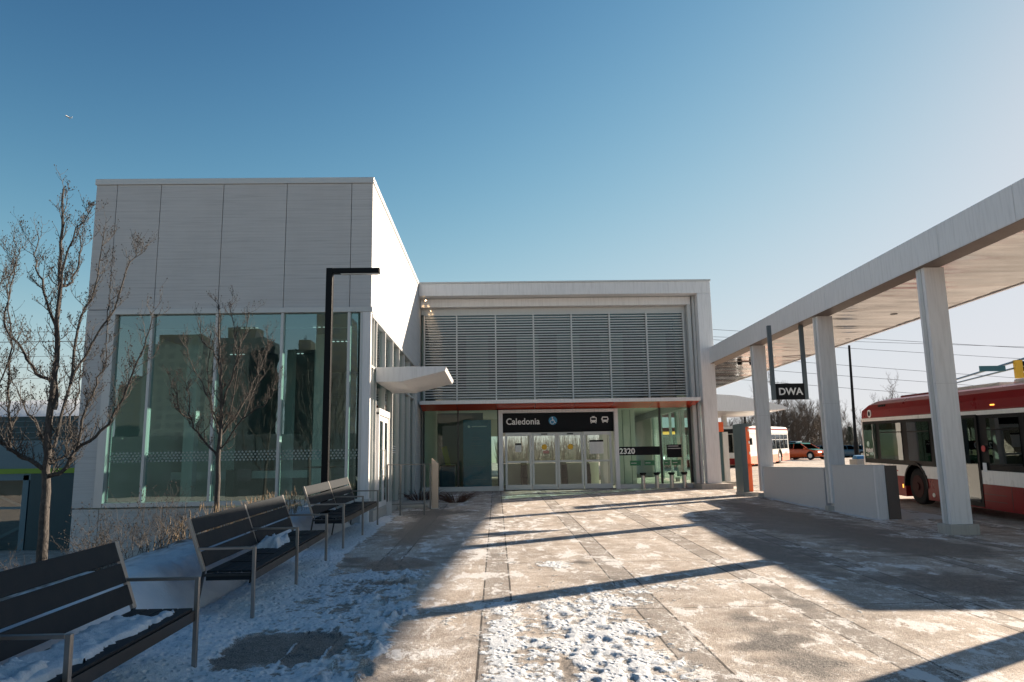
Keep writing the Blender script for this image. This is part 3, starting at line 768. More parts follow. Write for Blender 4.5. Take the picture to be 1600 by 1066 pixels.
B('body', paint('navy_bin', (.02, .05, .10), .4), ma, -2.25, -1.65, 29.6, 30.1, 0, .95, bevel=.04); B('lid', black_trim, ma, -2.27, -1.63, 29.58, 30.12, .955, 1.0, bevel=.01)
ye = thing('wet_floor_sign', 'yellow folding floor sign leaning behind the glass left of the board', 'sign', (-1.95, 31, 0))
MB().beam((-1.75, 30.6, 0), (-2.15, 30.6, 1.75), .22, .03, up=(0, 1, 0)).build('front_board', paint('olive_yellow', (.35, .30, .03), .5), ye)
MB().beam((-1.75, 31.0, 0), (-2.15, 30.66, 1.70), .20, .03, up=(0, 1, 0)).build('rear_board', MATS['olive_yellow'], ye)

# ------------------------------------------------------------------ platform canopy on the right
can = thing('bus_canopy', 'long white canopy on square columns running along the bus lane', 'canopy', (8.6, 12, 0))
CX = 8.29
ye_ = [-6, -1.2, 1.9, 4.95, 8.0, 11.05, 13.1, 15.6, 17.9, 20.3, 22.8, 25.3, 28.55]
for a, b_ in zip(ye_[:-1], ye_[1:]):
    MB().box(CX, CX+.43, a+.004, b_-.004, 4.715, 5.33).build('fascia_panel', white_paint, can, bevel=.004, seg=1)
B('soffit', soffit, can, CX+.432, 11.40, -6, 44, 4.72, 4.78)
MB().prism([(11.402, 4.70), (13.3, 5.28), (13.3, 5.40), (11.402, 5.20)], 'y', -6, 44).build('added_shade_edge', white_paint, can)  # invented upturned roof edge, added to cast shade on the plaza's left
B('roof_deck', ceil_in, can, CX+.432, 11.40, -6, 44, 5.0, 5.2)
B('fascia_panel', white_paint, can, CX, CX+.43, 28.56, 44, 4.715, 5.33)
B('beam_shade_strip', paint('shaded_underside', (.16, .12, .10), .5), can, CX+.005, CX+.431, -5.9, 28.5, 4.705, 4.712)  # brown strip under the fascia beam, its shade put into the colour
for y in (9.05, 13.94, 18.80, 23.67, 4.2, -.7, 34.5, 40):
    z0 = gz(y); y0, y1 = y-.14, y+.14
    c = MB().box(8.39, 8.795, y0, y1, z0+.18, 4.702).build('column', white_paint, can, bevel=.006)
    MB().box(8.388, 8.797, y0-.002, y1+.002, 2.42, 2.428).build('column_joint', grey_paint, c)
    B('flashing', frame_paint, c, 8.375, 8.389, y-.05, y+.05, z0+.18, 4.70)
    if y < 15: B('column_base', curb_c, c, 8.32, 8.87, y0-.07, y1+.07, z0-.1, z0+.185, bevel=.015)
    else: B('column_base', curb_c, c, 8.29, 8.46, y-.1, y+.1, z0-.1, z0+.12, bevel=.02)
for x, y in ((10.6, 13.6), (10.4, 18.6), (10.6, 23.4), (10.4, 8.6)):
    MB().cyl((x, y, 4.712), .09, .01, 'z', 20).build('downlight', dark_metal, can)
cm = thing('security_camera', 'small dome cameras under the canopy soffit beside the entrance block', 'camera', (9.45, 27.6, 4.7))
MB().box(9.2, 9.9, 27.55, 27.65, 4.69, 4.71).build('mount', dark_metal, cm)
for x in (9.3, 9.75): MB().cyl((x, 27.6, 4.59), .07, .1, 'z', 14, .09).build('dome', black_trim, cm)

# low screen walls between the columns
def lowwall(label, y0, y1, zt, pts=None):
    t = thing('low_wall', label, 'wall', (8.45, (y0+y1)/2, gz(y0)), 'pale low walls between the canopy columns')
    MB().prism([(y0, gz(y0)-.1), (y1, gz(y1)-.1), (y1, zt), (y0, zt)], 'x', 8.44, 8.72).build('wall_body', grey_paint, t, bevel=.006)
    B('wall_cap', frame_paint, t, 8.43, 8.73, y0, y1, zt+.001, zt+.02)
    return t
lowwall('pale grey low wall between kiosk and middle column', 19.15, 23.62, .785)
w2 = lowwall('pale grey low wall with slanted dark end by the bus', 16.6, 18.85, .86)
MB().prism([(16.52, gz(16.5)-.05), (16.59, gz(16.5)-.05), (16.59, .87), (16.52, .87)], 'x', 8.44, 8.66).build('end_panel', white_paint, w2)
MB().box(8.67, 8.93, 16.50, 16.60, gz(16.5)-.05, .865).build('dark_end_panel', paint('brown_end_panel', (.10, .085, .08), .4), w2)

# help kiosk beside the column
kk = thing('help_kiosk', 'grey kiosk with recessed bright orange face against the canopy column', 'kiosk', (8.15, 24.3, gz(24.3)))
kg = paint('kiosk_grey', (.11, .145, .16), .4, 0, .06)
MB().box(7.95, 8.13, 24.0, 24.75, -.0, 2.20).build('side_slab', kg, kk, bevel=.006)
MB().box(8.132, 8.345, 24.0, 24.75, 2.10, 2.20).build('top_slab', kg, kk, bevel=.004)
MB().box(8.132, 8.345, 24.30, 24.75, .0, 2.095).build('orange_back', orange, kk)
MB().box(8.132, 8.345, 24.02, 24.298, .86, .90).build('shelf', orange, kk)
MB().box(8.2, 8.34, 24.24, 24.29, .02, .85).build('lower_box', orange, kk)
MB().box(7.93, 8.40, 23.9, 24.8, gz(24)-.1, -.002).build('plinth', curb_c, kk, bevel=.015)
for z in (1.95, 1.55, 1.2): MB().box(8.30, 8.34, 24.285, 24.297, z, z+.09).build('sticker', lettering, kk)
k2 = thing('stop_totem', 'dark totem with orange cap just right of the entrance block', 'totem', (9.2, 31.2, gz(31)))
MB().box(8.95, 9.62, 31.2, 31.5, gz(31)-.15, 2.2).build('slab', teal_clad, k2, bevel=.01)
MB().box(8.94, 9.63, 31.19, 31.51, 2.203, 2.62).build('cap', orange, k2, bevel=.01)
k3 = thing('grey_post', 'slim grey post on a small concrete foot right of the entrance block', 'post', (9.52, 30.6, gz(30)))
MB().box(9.38, 9.60, 30.55, 30.65, .15, 2.17).build('post', grey_paint, k3, bevel=.006)
MB().box(9.25, 9.78, 30.3, 30.9, -.1, .149).build('foot', curb_c, k3, bevel=.01)

# hanging DWA sign
hg = thing('hanging_sign', 'black DWA sign hung on two grey posts from the canopy', 'sign', (8.1, 20, 3))
MB().box(7.68, 8.47, 19.97, 20.05, 2.645, 3.085).build('sign_panel', black_sign, hg, bevel=.003)
for x in (7.62, 8.52):
    MB().box(x-.05, x+.05, 19.96, 20.06, 2.64, 4.71).build('hanger', paint('slate_hanger', (.10, .13, .15), .4), hg, bevel=.004)
text('DWA', .27, lettering, hg, (7.745, 19.966, 2.775), bold=.006)

# ------------------------------------------------------------------ bollards
bt = thing('bollard', 'leftmost of four steel bollards before the glass', 'bollard', (5.60, 28.55, gz(28.55)), 'steel bollards beside the doors')
x, y, z0 = 5.60, 28.55, gz(28.55)
MB().cyl((x, y, z0), .075, .50, 'z', 20).build('post', steel, bt, smooth=False)
MB().cyl((x, y, z0+.54), .125, .07, 'z', 24).build('cap', black_trim, bt, bevel=.015)
MB().cyl((x, y, z0+.50), .09, .04, 'z', 20).build('collar', dark_metal, bt)
MB().cyl((x, y, z0), .10, .02, 'z', 20).build('base_ring', steel, bt)
for x, l in ((6.14, 'second steel bollard from the left before the glass'), (6.71, 'third steel bollard from the left, before the glass'), (7.20, 'rightmost steel bollard, nearest the white portal column')):
    c = copy_tree(bt); c.location = (x, 28.6, gz(28.6)); c['label'] = l

# ------------------------------------------------------------------ pylon, rail, stoop, shrubs by the side door
py = thing('slanted_post', 'stainless post with slanted top standing on the plaza near the side door', 'post', (-1.77, 21.4, gz(21.4)))
MB().prism([(-1.86, gz(21.4)-.05), (-1.68, gz(21.4)-.05), (-1.68, 1.08), (-1.86, 1.22)], 'y', 21.36, 21.66).build('body', paint('tan_steel', (.50, .40, .33), .35, .6, .1, 4), py, bevel=.006)
MB().box(-1.89, -1.65, 21.33, 21.69, gz(21.4)-.04, gz(21.4)+.02).build('foot_plate', steel, py)
rl = thing('guard_rail', 'thin steel guard rail on the stoop beside the side door', 'railing', (-2.3, 20, gz(20)))
MB().beam((-2.85, 19.5, 1.06), (-1.88, 19.5, 1.06), .025, .025).beam((-1.88, 19.5, 1.06), (-1.88, 23.0, 1.06), .025, .025).build('top_rail', dark_steel, rl)
for x, y in ((-2.84, 19.5), (-1.88, 19.5), (-1.88, 21.2), (-1.88, 23.0), (-2.50, 19.5)):
    MB().box(x-.022, x+.022, y-.012, y+.012, gz(y)-.05, 1.05).build('post', dark_steel, rl)
MB().box(-2.86, -2.72, 19.47, 19.49, gz(19.5)+.0, .12).build('post_plate', grey_paint, rl)
MB().beam((-2.8, 19.5, .05), (-1.9, 19.5, .05), .02, .02).build('lower_rail', dark_steel, rl)
tag(MB().prism([(21.6, gz(21)-.2), (26.6, gz(26)-.2), (26.6, .0), (21.6, -.10)], 'x', XL+.11, -2.0).build('door_stoop', curb_c, None, bevel=.01), 'low concrete strip along the side glazing', None, None, 'structure')
def tuft(name, label, cat, x, y, z, r, h, n, mat, group=None, r0=.006, seed=0, lean=.5, parent=None):
    rr = random.Random(seed); m = MB()
    for i in range(n):
        a = rr.uniform(0, 6.283); d = r*.5*rr.random()**.5; p = Vector((x+math.cos(a)*d, y+math.sin(a)*d, z-.03))
        hh = h*rr.uniform(.45, 1.0); l = lean*rr.uniform(.2, 1)*r*1.6
        q = p+Vector((math.cos(a)*l*.4, math.sin(a)*l*.4, hh*.6)); t = p+Vector((math.cos(a)*l, math.sin(a)*l, hh))
        m.tube([p, q, t], [r0, r0*.8, r0*.3], 3, False)
    o = m.build(name, mat, None)
    return tag(o, label, cat, group)
tuft('shrub', 'small brown dead shrub at the foot of the side glazing', 'shrub', -2.45, 23.9, gz(24), .55, .45, 110, brown_veg, 'dead shrubs by the side door', .009, 1, .9)
tuft('shrub', 'small brown dead shrub just right of the slanted steel post', 'shrub', -1.3, 23.6, gz(23.6), .5, .38, 110, brown_veg, 'dead shrubs by the side door', .009, 2, .9)

# ------------------------------------------------------------------ lamp post
lp = thing('lamp_post', 'tall black lamp post with flat square arm before the hall', 'street lamp', (-3.55, 15.5, -.5))
MB().box(-3.61, -3.47, 15.43, 15.57, bank_z(-3.55, 15.5)-.2, 5.26).build('post', black_trim, lp, bevel=.008)
MB().box(-3.468, -2.47, 15.43, 15.57, 5.14, 5.255).build('arm', black_trim, lp, bevel=.008)
MB().box(-3.3, -2.5, 15.45, 15.55, 5.125, 5.138).build('lamp_lens', frame_paint, lp)
MB().box(-3.70, -3.38, 15.34, 15.66, bank_z(-3.55, 15.5)-.1, bank_z(-3.55, 15.5)+.08).build('base_plate', black_trim, lp)

# ------------------------------------------------------------------ benches
def make_bench(label):
    # local: y runs along the bench (0 at its near end), x forward (+) ; post plane x=0 ; z=0 ground
    t = thing('bench', label, 'bench', (0, 0, 0), 'charcoal slatted benches in a row')
    L = 3.72; sp = (0.0, L/2, L)
    bk = Vector((-.70, 0, 1.01)); bb = Vector((-.515, 0, .50))       # top and bottom of the back support
    for s in sp:
        # front post + arm + back support + rear leg
        a = MB().box(-.018, .018, s-.018, s+.018, -.05, .712)
        a.box(-.60, -.0185, s-.017, s+.017, .686, .712)
        a.build('armrest', bench_steel, t, bevel=.003, seg=1)
        MB().beam((bk.x, s, bk.z), (bb.x, s, bb.z-.03), .055, .03, up=(1, 0, 0)).build('back_support', bench_steel, t, bevel=.003, seg=1)
        MB().beam((bb.x, s, bb.z-.02), (-.60, s, -.03), .05, .018, up=(1, 0, 0)).build('rear_leg', dark_metal, t)
        MB().box(-.52, -.03, s-.015, s+.015, .415, .44).build('seat_bracket', dark_metal, t)
    d = (bk-bb)
    for k in range(3):
        a = bb+d*(.02+k*.335); b = bb+d*(.02+k*.335+.300)
        for i in range(2):
            y0, y1 = sp[i]+.03, sp[i+1]-.03
            nrm = Vector((d.z, 0, -d.x)).normalized()*.014
            P = [a-nrm, b-nrm, b+nrm, a+nrm]
            MB().prism([(v.x, v.z) for v in P], 'y', 0, 1)
            mm = MB(); kx = len(mm.v)
            mm.v += [(v.x, y0, v.z) for v in P]+[(v.x, y1, v.z) for v in P]
            mm.f += [(3, 2, 1, 0), (4, 5, 6, 7), (0, 1, 5, 4), (1, 2, 6, 5), (2, 3, 7, 6), (3, 0, 4, 7)]
            mm.build('back_slat', bench_slat, t, bevel=.004, seg=1)
    for k in range(4):
        x0 = -.50+k*.123
        MB().box(x0, x0+.112, .03, L-.03, .445, .468).build('seat_slat', bench_slat, t, bevel=.003, seg=1)
    MB().box(-.035, -.005, .02, L-.02, .36, .443).build('seat_edge', dark_metal, t)
    MB().box(-.50, -.04, .018, .032, .37, .443).build('end_plate', bench_slat, t)
    for s in (L*.17, L*.33, L*.67, L*.83):
        MB().box(-.45, -.12, s-.018, s+.018, .469, .474).build('seat_strap', black_trim, t)
    return t
b0 = make_bench('nearest bench, snow lying over its seat')
def put(b, x, y0, dz=0., rot=0.):
    b.location = (x, y0, gz(y0+1.8)+dz-.0); b.rotation_euler = (math.atan(S), 0, rot)
b1 = copy_tree(b0); b1['label'] = 'middle bench of the row, a little snow heaped at its centre arm'
b2 = copy_tree(b0); b2['label'] = 'farthest bench of the row, before the hall glazing'
put(b0, -2.50, 2.72, -.02); put(b1, -2.575, 8.12, 0, math.radians(1.3)); put(b2, -2.665, 13.15, .055, 0)

def snow_lump(label, x0, x1, y0, y1, zf, h, seed, st=.02, cover=.5):
    xs = np.arange(x0, x1, st); ys = np.arange(y0, y1, st); X, Y = np.meshgrid(xs, ys)
    n = .5*fbm(X*5, Y*5, seed, 4)+.5*fbm(X*16, Y*16, seed+5, 3)
    e = np.minimum(np.minimum(X-x0, x1-X)/(.18*(x1-x0)), np.minimum(Y-y0, y1-Y)/(.15*(y1-y0)))
    v = np.clip((n-.5)*2.6 + cover - np.clip(1-e, 0, 1)*1.2, -.5, 1)
    Z = zf(X, Y) + np.where(v > 0, h*np.clip(v, 0, 1)**.6*(.5+n), -.05*np.clip(-v*8, 0, 1)-.004)
    o = grid_mesh('seat_snow', X, Y, Z, snow_m, {'dirt': np.zeros(X.shape)})
    return tag(o, label, None, None, 'stuff')
g0 = gz(2.72+1.8)
seatz = lambda X, Y: g0+.470+S*(Y-2.72)
snow_lump('thin snow lying on the seat of the nearest bench', -3.0, -2.56, 2.9, 6.3, seatz, .020, 4, .018, .62)
snow_lump('heaped snow at the near end of the nearest bench seat', -3.0, -2.6, 2.8, 5.0, seatz, .06, 9, .018, .45)
g1 = gz(8.12+1.8)
snow_lump('snow heaped by the centre arm of the middle bench', -3.12, -2.80, 9.75, 10.6, lambda X, Y: g1+.470+S*(Y-8.12), .13, 14, .02, .5)

# ------------------------------------------------------------------ trees
def limb_tube(m, pts, r0, r1, n=7, sub=3, wob=.02, rr=random):
    P = [Vector(p) for p in pts]; out = []
    for i in range(len(P)-1):
        a = P[max(i-1, 0)]; b = P[i]; c = P[i+1]; d = P[min(i+2, len(P)-1)]
        for k in range(sub):
            t = k/sub
            q = .5*((2*b)+(c-a)*t+(2*a-5*b+4*c-d)*t*t+(3*b-a-3*c+d)*t**3)
            out.append(q+Vector([rr.uniform(-wob, wob) for _ in range(3)])*(1 if i or k else 0))
    out.append(P[-1]); N = len(out)
    rads = [r0+(r1-r0)*(i/(N-1))**.8 for i in range(N)]
    m.tube(out, rads, n); return out, rads
def twigs(m, p, d, L, r, lev, rr, up=.5):
    n = 4; pts = [p.copy()]; q = p.copy(); dd = d.copy()
    for i in range(n):
        dd = (dd+Vector((rr.uniform(-.35, .35), rr.uniform(-.35, .35), rr.uniform(-.2, .2)+up*.25))).normalized()
        q = q+dd*(L/n); pts.append(q.copy())
    m.tube(pts, [r, r*.85, r*.7, r*.55, r*.35], 4 if r > .006 else 3, False)
    if lev > 0:
        for i in range(1, n+1):
            for _ in range(2 if rr.random() < .3 else 1):
                ax = Vector((rr.uniform(-1, 1), rr.uniform(-1, 1), rr.uniform(-.2, .8))).normalized()
                nd = (dd*.55+ax*.8).normalized()
                twigs(m, pts[i], nd, L*rr.uniform(.35, .6), r*.55, lev-1, rr, up)
    else:
        # buds / spurs at the tips
        b = MB(); e = pts[-1]; s = rr.uniform(.005, .010)
        k = len(m.v)
        for ax in ((1, 0, 0), (-1, 0, 0), (0, 1, 0), (0, -1, 0), (0, 0, 1.6), (0, 0, -1)):
            m.v.append((e.x+ax[0]*s, e.y+ax[1]*s, e.z+ax[2]*s))
        for f in ((0, 2, 4), (2, 1, 4), (1, 3, 4), (3, 0, 4), (2, 0, 5), (1, 2, 5), (3, 1, 5), (0, 3, 5)): m.f.append(tuple(k+i for i in f))
def street_tree(label, T, rt, seed, dens=1.0, tw=.42):
    rr = random.Random(seed)
    base = T[0][0]
    t = thing('bare_tree', label, 'tree', base, 'bare young trees behind the benches')
    m = MB(); c = MB()
    pts, rads = limb_tube(m, T[0], rt, .012, 12, 4, .012, rr)
    m.build('trunk', bark_m, t, smooth=True)
    zf = T[0][3][2]
    allp = [(p, r, 0) for p, r in zip(pts, rads) if p.z > zf+.1]
    for li, Lm in enumerate(T[1:]):
        r0 = rt*(.40 if li in (0, 4, 5) else .27)
        P, R = limb_tube(c, Lm, r0, .005, 7, 4, .022, rr)
        allp += [(p, r, 1) for p, r in zip(P[1:], R[1:])]
    ctr = Vector((base[0], base[1], zf))
    for i, (p, r, k) in enumerate(allp):
        for _ in range(2 if rr.random() < .55 else 1):
            out = (p-ctr); out.z *= .2; out = out.normalized() if out.length > .05 else Vector((0, 0, 0))
            d = (out*.35+Vector((rr.uniform(-1, 1), rr.uniform(-1, 1), rr.uniform(.1, 1.1)))).normalized()
            twigs(c, p, d, tw*rr.uniform(.35, 1.15), max(.0048, min(r*.4, .007)), 2 if rr.random() < .4 else 1, rr, .8)
    c.build('crown', twig_m, t, smooth=False)
    return t
TREE1=[[(-5.58,9.5,-0.66),(-5.61,9.5,-0.06),(-5.63,9.5,0.56),(-5.66,9.5,1.07),(-5.66,9.5,1.83),(-5.65,9.5,2.49),(-5.69,9.5,3.42),(-5.71,9.5,4.02),(-5.74,9.5,4.78)],[(-5.62,9.5,0.99),(-5.42,9.44,1.06),(-5.25,9.39,1.3),(-4.92,9.33,1.54),(-4.69,9.28,1.85),(-4.54,9.22,2.19),(-4.36,9.17,2.66),(-4.29,9.11,2.98)],[(-5.58,9.5,1.34),(-5.5,9.59,2.18),(-5.31,9.68,2.69),(-5.09,9.77,3.2),(-4.98,9.86,3.85),(-4.92,9.96,4.02)],[(-5.44,9.5,2.15),(-5.39,9.54,3.05),(-5.26,9.59,3.45),(-5.24,9.63,4.13)],[(-5.65,9.5,2.49),(-5.57,9.33,3.4),(-5.37,9.15,3.98),(-5.06,8.98,4.3)],[(-5.62,9.5,1.83),(-5.7,9.6,2.18),(-6.01,9.7,2.32),(-6.32,9.79,2.7),(-6.6,9.89,3.04),(-6.61,9.99,3.72),(-6.64,10.09,4.12)],[(-5.66,9.5,1.07),(-5.89,9.41,1.24),(-6.0,9.32,1.31),(-6.08,9.23,1.45),(-6.21,9.14,1.81),(-6.29,9.04,2.43)],[(-6.12,9.5,1.32),(-6.2,9.58,1.71),(-6.33,9.66,2.04),(-6.38,9.73,2.7),(-6.54,9.81,3.32),(-6.54,9.89,3.97)],[(-5.66,9.5,2.82),(-5.93,9.59,3.44),(-6.13,9.67,3.81),(-6.18,9.76,4.2)],[(-5.63,9.5,1.19),(-5.94,9.72,1.68),(-6.25,9.93,1.87),(-6.59,10.15,2.24)],[(-5.64,9.5,1.15),(-5.51,9.66,1.3),(-5.58,9.82,1.77),(-5.59,9.99,2.21),(-5.77,10.15,2.76)],[(-5.31,9.5,1.31),(-5.25,9.56,1.83),(-5.19,9.63,2.16),(-5.12,9.7,2.51),(-5.16,9.76,3.3)],[(-5.69,9.5,3.42),(-5.62,9.65,3.54),(-5.63,9.8,3.93),(-5.79,9.96,4.44)]]
TREE2=[[(-5.15,14.0,-0.31),(-5.16,14.0,0.26),(-5.18,14.0,1.37),(-5.17,14.0,1.8),(-5.21,14.0,2.7),(-5.26,14.0,3.28),(-5.32,14.0,4.16)],[(-5.2,14.0,1.25),(-5.48,13.87,1.66),(-5.62,13.74,1.94),(-5.63,13.61,2.37),(-5.71,13.48,2.69)],[(-5.18,14.0,1.66),(-5.33,14.13,1.96),(-5.64,14.26,2.66),(-5.94,14.39,3.03),(-6.13,14.52,3.46)],[(-5.22,14.0,2.93),(-5.35,13.91,3.23),(-5.52,13.83,3.44),(-5.54,13.74,3.8)],[(-5.16,14.0,1.4),(-4.73,13.9,1.94),(-4.34,13.8,2.19),(-4.16,13.71,2.37),(-4.05,13.61,2.69)],[(-5.16,14.0,1.66),(-4.89,14.13,2.11),(-4.69,14.26,2.65),(-4.53,14.39,3.2),(-4.53,14.52,3.69)],[(-5.18,14.0,2.14),(-4.91,13.87,2.91),(-4.74,13.74,3.41),(-4.61,13.61,3.91)],[(-5.16,14.0,1.71),(-5.04,14.16,2.15),(-5.03,14.32,2.93),(-5.16,14.49,3.7),(-5.33,14.65,4.25)],[(-5.17,14.0,1.8),(-5.28,13.78,2.25),(-5.29,13.57,2.82),(-5.18,13.35,3.5)],[(-5.72,14.0,1.96),(-5.82,13.68,2.13),(-5.75,13.35,2.45)],[(-4.77,14.0,1.94),(-4.56,14.06,2.62),(-4.56,14.13,3.12)]]
street_tree('bare young tree at the far left, behind the nearest bench', TREE1, .078, 5, 1.1, .31)
street_tree('bare young tree rising behind the middle bench before the glazing', TREE2, .060, 8, 1.1, .33)
T3 = [[(x-2.15+.05*i, y+.3, z*.97-.1) for i, (x, y, z) in enumerate(L)] for L in TREE1]
street_tree('bare young tree cut off by the left edge of the picture', T3[:1]+T3[1:8], .07, 21, 1.0, .36)

# ------------------------------------------------------------------ planting: dry grass and twiggy shrubs on the bank
random.seed(12)
m = MB()
for i in range(430):
    y = random.uniform(11.2, 15.6); x = -3.75-.12*(y-11)*.3-random.random()**1.3*1.5
    z = bank_z(x, y)-.02; h = random.uniform(.18, .50); a = random.uniform(0, 6.28); l = random.uniform(.03, .2)
    p = Vector((x, y, z)); q = p+Vector((math.cos(a)*l*.3, math.sin(a)*l*.3, h*.6)); t = p+Vector((math.cos(a)*l, math.sin(a)*l, h))
    m.tube([p, q, t], [.004, .004, .0015], 3, False)
    if random.random() < .35:
        m.tube([t-Vector((0, 0, .10)), t-Vector((0, 0, .05)), t+Vector((0, 0, .03))], [.002, .010, .002], 4, False)
tag(m.build('dry_grass', grass_m, None), 'dry tan ornamental grass behind the benches', None, None, 'stuff')
for i, (x, y, r, h, l) in enumerate(((-4.35, 8.5, .55, .75, 'low twiggy shrub left of the middle bench, nearest'), (-4.55, 10.0, .6, .8, 'low twiggy shrub against the ribbed base wall between two benches'),
      (-5.4, 8.7, .6, .7, 'low twiggy shrub beside the foot of the leftmost full tree'), (-4.9, 11.5, .5, .8, 'low twiggy shrub under the middle bench grass'), (-5.6, 11.0, .7, .8, 'twiggy shrub farther down the bank by the base wall'))):
    rr = random.Random(40+i); m = MB()
    for k in range(13):
        a = rr.uniform(0, 6.28); d = Vector((math.cos(a)*.5, math.sin(a)*.5, 1)).normalized()
        xx, yy = x+rr.uniform(-.3, .3)*r, y+rr.uniform(-.5, .5)*r
        twigs(m, Vector((xx, yy, bank_z(xx, yy)-.03)), d, h*rr.uniform(.4, .8), .005, 2, rr, .3)
    tag(m.build('twiggy_shrub', twig_m, None), l, 'shrub', 'twiggy shrubs on the bank')

# ------------------------------------------------------------------ buses
def wheel(parent, x, y, z, r=.48, w=.28, rimc=bus_red, side=-1):
    t = MB().cyl((x-w/2, y, z), r, w, 'x', 28).build('wheel', rubber, parent, bevel=.04)
    xs = x-w/2-.012 if side < 0 else x+w/2-.02
    MB().cyl((xs, y, z), r*.62, .032, 'x', 24).cyl((xs-.03 if side < 0 else xs+.03, y, z), r*.22, .034, 'x', 16).build('rim', rimc, t)
    return t
def arch_poly(y0, y1, z0, z1, arches, R, cz):
    """side outline between z0 and z1 with wheel arches cut from the bottom edge"""
    P = [(y1, z0), (y1, z1), (y0, z1), (y0, z0)]
    for c in sorted(arches):
        a0 = math.asin(max(-1, min(1, (z0-cz)/R)))
        top = math.asin(max(-1, min(1, (z1-cz)/R))) if z1 < cz+R else None
        if top is None:
            for k in range(15):
                a = (math.pi-a0)+(a0-(math.pi-a0))*k/14
                P.append((c+R*math.cos(a), cz+R*math.sin(a)))
        else:
            return None
    return P
green_pale = paint('pale_green_decal', (.35, .5, .45), .5)
lampw2 = paint('white_lens', (.75, .72, .65), .2)
def make_bus(label, L, roofc, stripec, beltc, lowc, style, dest=None, group=None):
    t = thing('city_bus', label, 'bus', (0, 0, 0), group)
    W = 2.52; arch = [-3.17, -L+2.75]; R = .60; cz = .46
    # lower body in bays between the arches
    def segs(z0, z1, mat, name):
        ys = [(-L, arch[1]-R), (arch[1]+R, arch[0]-R), (arch[0]+R, 0)]
        m = MB()
        for a, b in ys: m.box(.0, W, a, b, z0, z1)
        for c in arch:
            n = 12
            for k in range(n):
                ya, yb = c-R+2*R*k/n, c-R+2*R*(k+1)/n
                zc = max(cz+math.sqrt(max(0, R*R-(ya-c)**2)), cz+math.sqrt(max(0, R*R-(yb-c)**2)))
                if zc < z1-.01: m.box(.0, W, ya, yb, max(z0, zc), z1)
        return m.build(name, mat, t)
    segs(.17, .72, lowc, 'lower_body'); segs(.723, 1.03, beltc, 'belt')
    for c in arch:
        am = MB()
        for k in range(12):
            a0, a1 = math.pi*k/12, math.pi*(k+1)/12
            q = [(c+r*math.cos(a), cz+r*math.sin(a)) for r, a in ((R, a0), (R+.05, a0), (R+.05, a1), (R, a1))]
            am.prism(q, 'x', -.02, .3); am.prism(q, 'x', W-.3, W+.02)
        am.build('wheel_arch', black_trim, t)
        B('axle_box', black_trim, t, .4, W-.4, c-.55, c+.55, .25, 1.0)
        wheel(t, .19, c, .48, rimc=rim_red if style == 'new' else steel, side=-1); wheel(t, W-.19, c, .48, rimc=rim_red if style == 'new' else steel, side=1)
    # window band
    B('window_band', black_trim if style == 'new' else frame_paint, t, .02, W-.02, -L+.03, -.03, 1.033, 2.285)
    if style == 'new':
        wins = [(-.10, -.95), (-1.20, -2.55), (-2.88, -4.05), (-6.60, -7.75), (-7.95, -9.1), (-9.3, -10.2)]
    else:
        wins = [(-.35-1.32*i, -.35-1.32*i-1.18) for i in range(int((L-1.5)/1.32))]
    for i, (a, b) in enumerate(wins):
        for x0, x1 in ((.004, .018), (W-.018, W-.004)):
            if style == 'new':
                p = MB().box(x0, x1, b, a, 1.16, 2.2).build('side_window', glass_bus, t)
                if i: B('window_bar', black_trim, p, x0-.006, x1+.006, b, a, 1.93, 1.96)
            else:
                p = MB().box(x0, x1, b, a, 1.12, 2.2).build('side_window', glass_bus, t)
                B('window_bar', frame_paint, p, x0-.006, x1+.006, b, a, 1.80, 1.84)
    if style == 'new':
        B('rear_post', beltc, t, -.004, W+.004, -.05, .0, 1.03, 2.28)
        # middle double door
        d = MB().box(-.010, .0, -6.18, -5.02, .2, 2.3).box(-.012, .03, -6.25, -6.18, .2, 2.3).box(-.012, .03, -5.02, -4.95, .2, 2.3).box(-.012, .03, -5.62, -5.56, .2, 2.3).box(-.012, .03, -6.18, -5.02, 2.24, 2.3).box(-.012, .03, -6.18, -5.02, .2, .28).build('door', black_trim, t)
        B('door_pane', glass_bus, d, -.016, -.012, -6.16, -5.64, .30, 2.22); B('door_pane', glass_bus, d, -.016, -.012, -5.54, -5.04, .30, 2.22)
        MB().cyl((-.002, -6.42, 1.52), .075, -.01, 'x', 20).build('warning_sticker', paint('sticker_red', (.55, .05, .05), .5), t)
        MB().box(-.012, -.002, -6.48, -6.34, 1.0, 1.2).build('access_sticker', lettering, t)
        MB().cyl((.002, -.38, 1.60), .085, -.008, 'x', 20).build('round_decal', green_pale, t)
        text('Hybrid', .17, lettering, t, (-.006, -.20, 1.36), name='lettering', rot=(math.pi/2, 0, -math.pi/2), ext=.002, bold=.004)
        text('bus', .11, lettering, t, (-.006, -.20, 1.24), name='lettering', rot=(math.pi/2, 0, -math.pi/2), ext=.002, bold=.002)
        # operator emblem on the belt
        e = MB()
        for (y0, y1, z0, z1) in ((-1.96, -1.68, .925, .955), (-2.20, -2.00, .845, .875), (-1.62, -1.42, .845, .875)):
            e.box(-.012, -.002, y0-.0, y1, z0, z1)
        e.prism([(-1.98, .925), (-1.66, .925), (-1.70, .83), (-1.82, .78), (-1.94, .83)], 'x', -.010, -.002)
        e.build('emblem', paint('emblem_red', (.5, .03, .03), .4), t)
        MB().box(-.014, -.010, -1.835, -1.805, .80, .91).box(-.014, -.010, -1.89, -1.75, .885, .91).build('emblem_letter', lettering, t)
        MB().cyl((.02, -.62, 2.52), .12, -.03, 'x', 22).build('filler_cap', lettering, t)
        MB().cyl((-.008, -.62, 2.52), .075, -.006, 'x', 22).build('cap_ring', black_trim, t)
        m = MB()
        for k in range(3): m.box(.03, .2, -1.30-k*.16, -1.18-k*.16, 2.70, 2.76)
